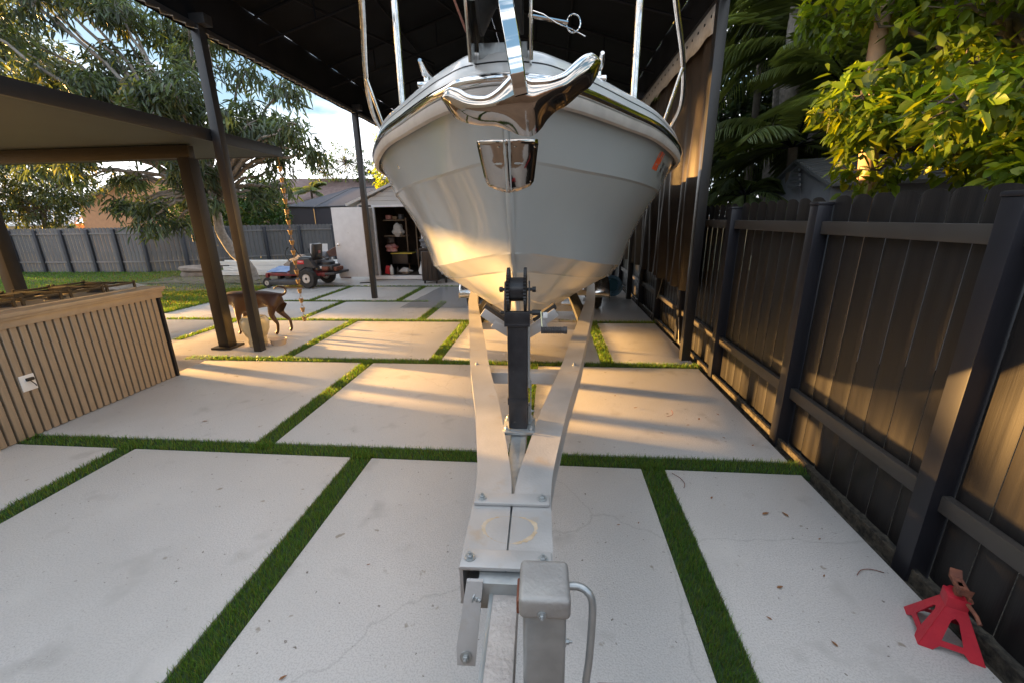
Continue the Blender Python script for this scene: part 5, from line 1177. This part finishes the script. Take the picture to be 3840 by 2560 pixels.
# dark foliage masses further right so that no horizon shows
for k, (x, y, z, sz, lb) in enumerate([(6.2, 3.0, 2.6, 1.9, 'dark leafy tree filling the right edge behind the bright leaves'), (6.4, 6.2, 3.0, 2.1, 'dark leafy tree behind the grey plastic shed'), (5.8, 9.6, 3.4, 2.2, 'dark leafy tree behind the palms'), (3.6, 11.5, 4.0, 2.1, 'dark leafy tree beyond the curtain and the palms'), (8.2, 4.5, 6.2, 2.9, 'tall dark tree towering over the right side'), (7.4, 9.0, 6.8, 2.9, 'tall dark tree behind the high palms')]):
    tree('dark_tree', lb, [(x, y, 0), (x, y, z * .7)], .14, [(x, y, z, sz, sz, sz * .8), (x - .6, y + .5, z + sz * .7, sz * .8, sz * .8, sz * .6), (x + .4, y - .6, z - sz * .5, sz, sz * .9, sz * .6)], 1700, 7, .2, .09, M['dkleaf'], M['bark2'], droop=.4, tintv=(.4, 1.5), yellow=.14)
# canopy of the mango-like climbers at the very top right
# plastic shed over the fence
rs = thing('plastic_shed', 'grey plastic garden shed with a louvred gable showing above the right fence', 'shed', (3.6, 5.2, 0))
# gable end facing the patio
GL, GA, GR = Vector((3.15, 6.78, 1.96)), Vector((3.22, 6.20, 2.29)), Vector((3.02, 5.12, 1.965))
dv = Vector((1.5, -.59, 0))
q = MB(); q.poly([(GL.x, GL.y, 0), GL, GA, GR, (GR.x, GR.y, 0)], dv); q.build('wall', M['resin'], rs, smooth=0)
up3 = Vector((0, 0, .035)); fw = -dv.normalized() * .07
q = MB(); q.poly([GL + fw + (GL - GA) * .12, GA + fw, GA + fw + up3, GL + fw + (GL - GA) * .12 + up3], dv); q.poly([GA + fw, GR + fw + (GR - GA) * .12, GR + fw + (GR - GA) * .12 + up3, GA + fw + up3], dv)
for k in range(9):
    p = GA.lerp(GR, (k + .5) / 9) + fw + up3; q.poly([p, GA.lerp(GR, (k + .75) / 9) + fw + up3, GA.lerp(GR, (k + .75) / 9) + fw + up3 * 1.5, p + up3 * .5], dv)
q.build('roof', M['resinroof'], rs, smooth=0)
gw = (GR - GL).normalized(); base = (GL + GR) / 2
for k in range(4):
    c = base + (GA - base) * (.05 + .2 * k) - dv.normalized() * .012; h = .16 - .03 * k
    q = MB(); q.poly([c - gw * h, c + gw * h, c + gw * h + Vector((0, 0, .03)), c - gw * h + Vector((0, 0, .03))], -dv.normalized() * .02); q.build('louvre', M['resinroof'], rs, smooth=0)

# ------------------------------------------------------------------ neighbouring houses
sp_ = thing('screened_porch', 'neighbour porch enclosed in dark insect screen with sloping mesh roof', 'porch', (-9.5, 20, 0))
fr_ = MB()
A1 = [(-12.2, 19, 2.3), (-10.8, 19, 2.25), (-7.6, 19, 2.3), (-5.2, 19, 2.35)]; B1 = [(-11.6, 22, 2.9), (-10.3, 22, 3.25), (-7.9, 22, 3.3), (-5.2, 22, 3.3)]
for p in A1: fr_.tube([(p[0], p[1], 0), p], .035, 6)
for i in range(3): fr_.tube([A1[i], A1[i + 1]], .035, 6); fr_.tube([B1[i], B1[i + 1]], .035, 6)
for i in range(4): fr_.tube([A1[i], B1[i]], .03, 6)
fr_.build('frame', M['fencebackpost'], sp_)
q = MB(); q.grid([A1, B1]); q.grid([[(p[0], p[1] + .02, 0) for p in A1], [(p[0], p[1] + .02, p[2]) for p in A1]]); q.build('screen', M['screen'], sp_, smooth=0)
nh = thing('brown_roof_house', 'neighbour house with a low brown shingle roof behind the screened porch', 'house', (-15, 26, 0))
q = MB(); q.box(-19.5, -6, 23.5, 30, 0, 2.6); q.build('wall', M['roofbrown'], nh)
q = MB(); q.poly([(-20, 23.1, 2.55), (-5.5, 23.1, 2.55), (-8, 26.5, 3.95), (-17, 26.5, 4.15)], (0, 0, .08)); q.build('roof', M['roofbrown'], nh, smooth=0)
oh = thing('orange_house', 'orange stucco house with a pitched roof seen over the left part of the fence', 'house', (-27, 25, 0))
q = MB(); q.poly([(-28.6, 24, 0), (-22.6, 24, 0), (-22.6, 24, 4.2), (-25.1, 24, 4.0), (-28.6, 24, 2.75)], (0, 6, 0)); q.build('wall', M['orange'], oh, smooth=0)
q = MB(); q.poly([(-28.9, 23.6, 2.7), (-24.8, 23.6, 4.15), (-24.8, 23.6, 4.27), (-28.9, 23.6, 2.82)], (0, 7, 0)); q.build('roof', M['whiteroof'], oh, smooth=0)
q = MB(); q.box(-25.6, -24.7, 23.94, 23.99, 2.1, 2.35); q.build('vent', M['iron'], oh)
wh_ = thing('white_roof_house', 'low house with a pale tiled roof at the far left behind the fence', 'house', (-33, 25, 0))
q = MB(); q.box(-37, -29.2, 24, 30, 0, 1.7); q.build('wall', M['stucco'], wh_)
q = MB(); q.poly([(-38, 23.5, 1.6), (-28.7, 23.5, 1.6), (-30.5, 27, 3.1), (-37, 27, 3.3)], (0, 0, .1)); q.build('roof', M['whiteroof'], wh_, smooth=0)

# ------------------------------------------------------------------ camera
cam = bpy.data.cameras.new('camera'); co = bpy.data.objects.new('camera', cam); COL.objects.link(co); sc.camera = co
cam.sensor_width = 36; cam.lens = 956.5 / 2352 * 36; cam.clip_end = 2000; cam.clip_start = .02
p, y, r = .28744, .09625, -.0148
cy, sy = math.cos(y), math.sin(y)
Fv = Vector((-sy * math.cos(p), cy * math.cos(p), -math.sin(p))); rt = Vector((cy, sy, 0)); upv = rt.cross(Fv)
Av = rt * math.cos(r) + upv * math.sin(r); Bv = -rt * math.sin(r) + upv * math.cos(r)
mw_ = Matrix((Av, Bv, -Fv)).transposed().to_4x4(); mw_.translation = Vector((0, 0, 1.65))
co.matrix_world = mw_

# ------------------------------------------------------------------ light
SUN_EL = R(6.6); sd_ = Vector((-1, .235, 0)).normalized()
sdir = Vector((sd_.x * math.cos(SUN_EL), sd_.y * math.cos(SUN_EL), math.sin(SUN_EL)))
su = bpy.data.lights.new('sun', 'SUN'); su.energy = 5.0; su.angle = R(.9); su.color = (1., .54, .16)
so = bpy.data.objects.new('sun', su); COL.objects.link(so); so.rotation_euler = sdir.to_track_quat('Z', 'Y').to_euler(); so.location = (-20, 5, 10)
w = bpy.data.worlds.new('World'); sc.world = w; w.use_nodes = True; nt = w.node_tree; bg = nt.nodes['Background']
sk = nt.nodes.new('ShaderNodeTexSky'); sk.sky_type = 'NISHITA'; sk.sun_disc = False; sk.sun_elevation = SUN_EL; sk.sun_rotation = math.atan2(sd_.x, sd_.y)
sk.air_density = 1.; sk.dust_density = 1.2; sk.ozone_density = 1.5
tc = nt.nodes.new('ShaderNodeTexCoord'); mp = nt.nodes.new('ShaderNodeMapping'); mp.inputs['Scale'].default_value = (1, 1, 3.5)
ns = nt.nodes.new('ShaderNodeTexNoise'); ns.inputs['Scale'].default_value = 2.2; ns.inputs['Detail'].default_value = 7
mr = nt.nodes.new('ShaderNodeMapRange'); mr.inputs['From Min'].default_value = .43; mr.inputs['From Max'].default_value = .62; mp.inputs['Location'].default_value = (1.7, .6, 0); mr.inputs['To Min'].default_value = .0
mx = nt.nodes.new('ShaderNodeMix'); mx.data_type = 'RGBA'; mx.inputs['B'].default_value = (12.5, 12.3, 12.6, 1)
nt.links.new(tc.outputs['Generated'], mp.inputs[0]); nt.links.new(mp.outputs[0], ns.inputs['Vector']); nt.links.new(ns.outputs['Fac'], mr.inputs['Value'])
nt.links.new(mr.outputs[0], mx.inputs['Factor']); mb_ = nt.nodes.new('ShaderNodeMix'); mb_.data_type = 'RGBA'; mb_.inputs['Factor'].default_value = .55; mb_.inputs['B'].default_value = (1.7, 3.1, 4.6, 1)
nt.links.new(sk.outputs[0], mb_.inputs['A']); nt.links.new(mb_.outputs['Result'], mx.inputs['A']); nt.links.new(mx.outputs['Result'], bg.inputs['Color'])
bg.inputs['Strength'].default_value = .05 * .88
sc.view_settings.view_transform = 'Standard'; sc.view_settings.look = 'None'; sc.view_settings.exposure = 0; sc.view_settings.gamma = 1
sc.cycles.film_exposure = 6.3
sc.cycles.max_bounces = 8; sc.cycles.transparent_max_bounces = 12; sc.cycles.sample_clamp_indirect = 6
sc.cycles.use_denoising = True
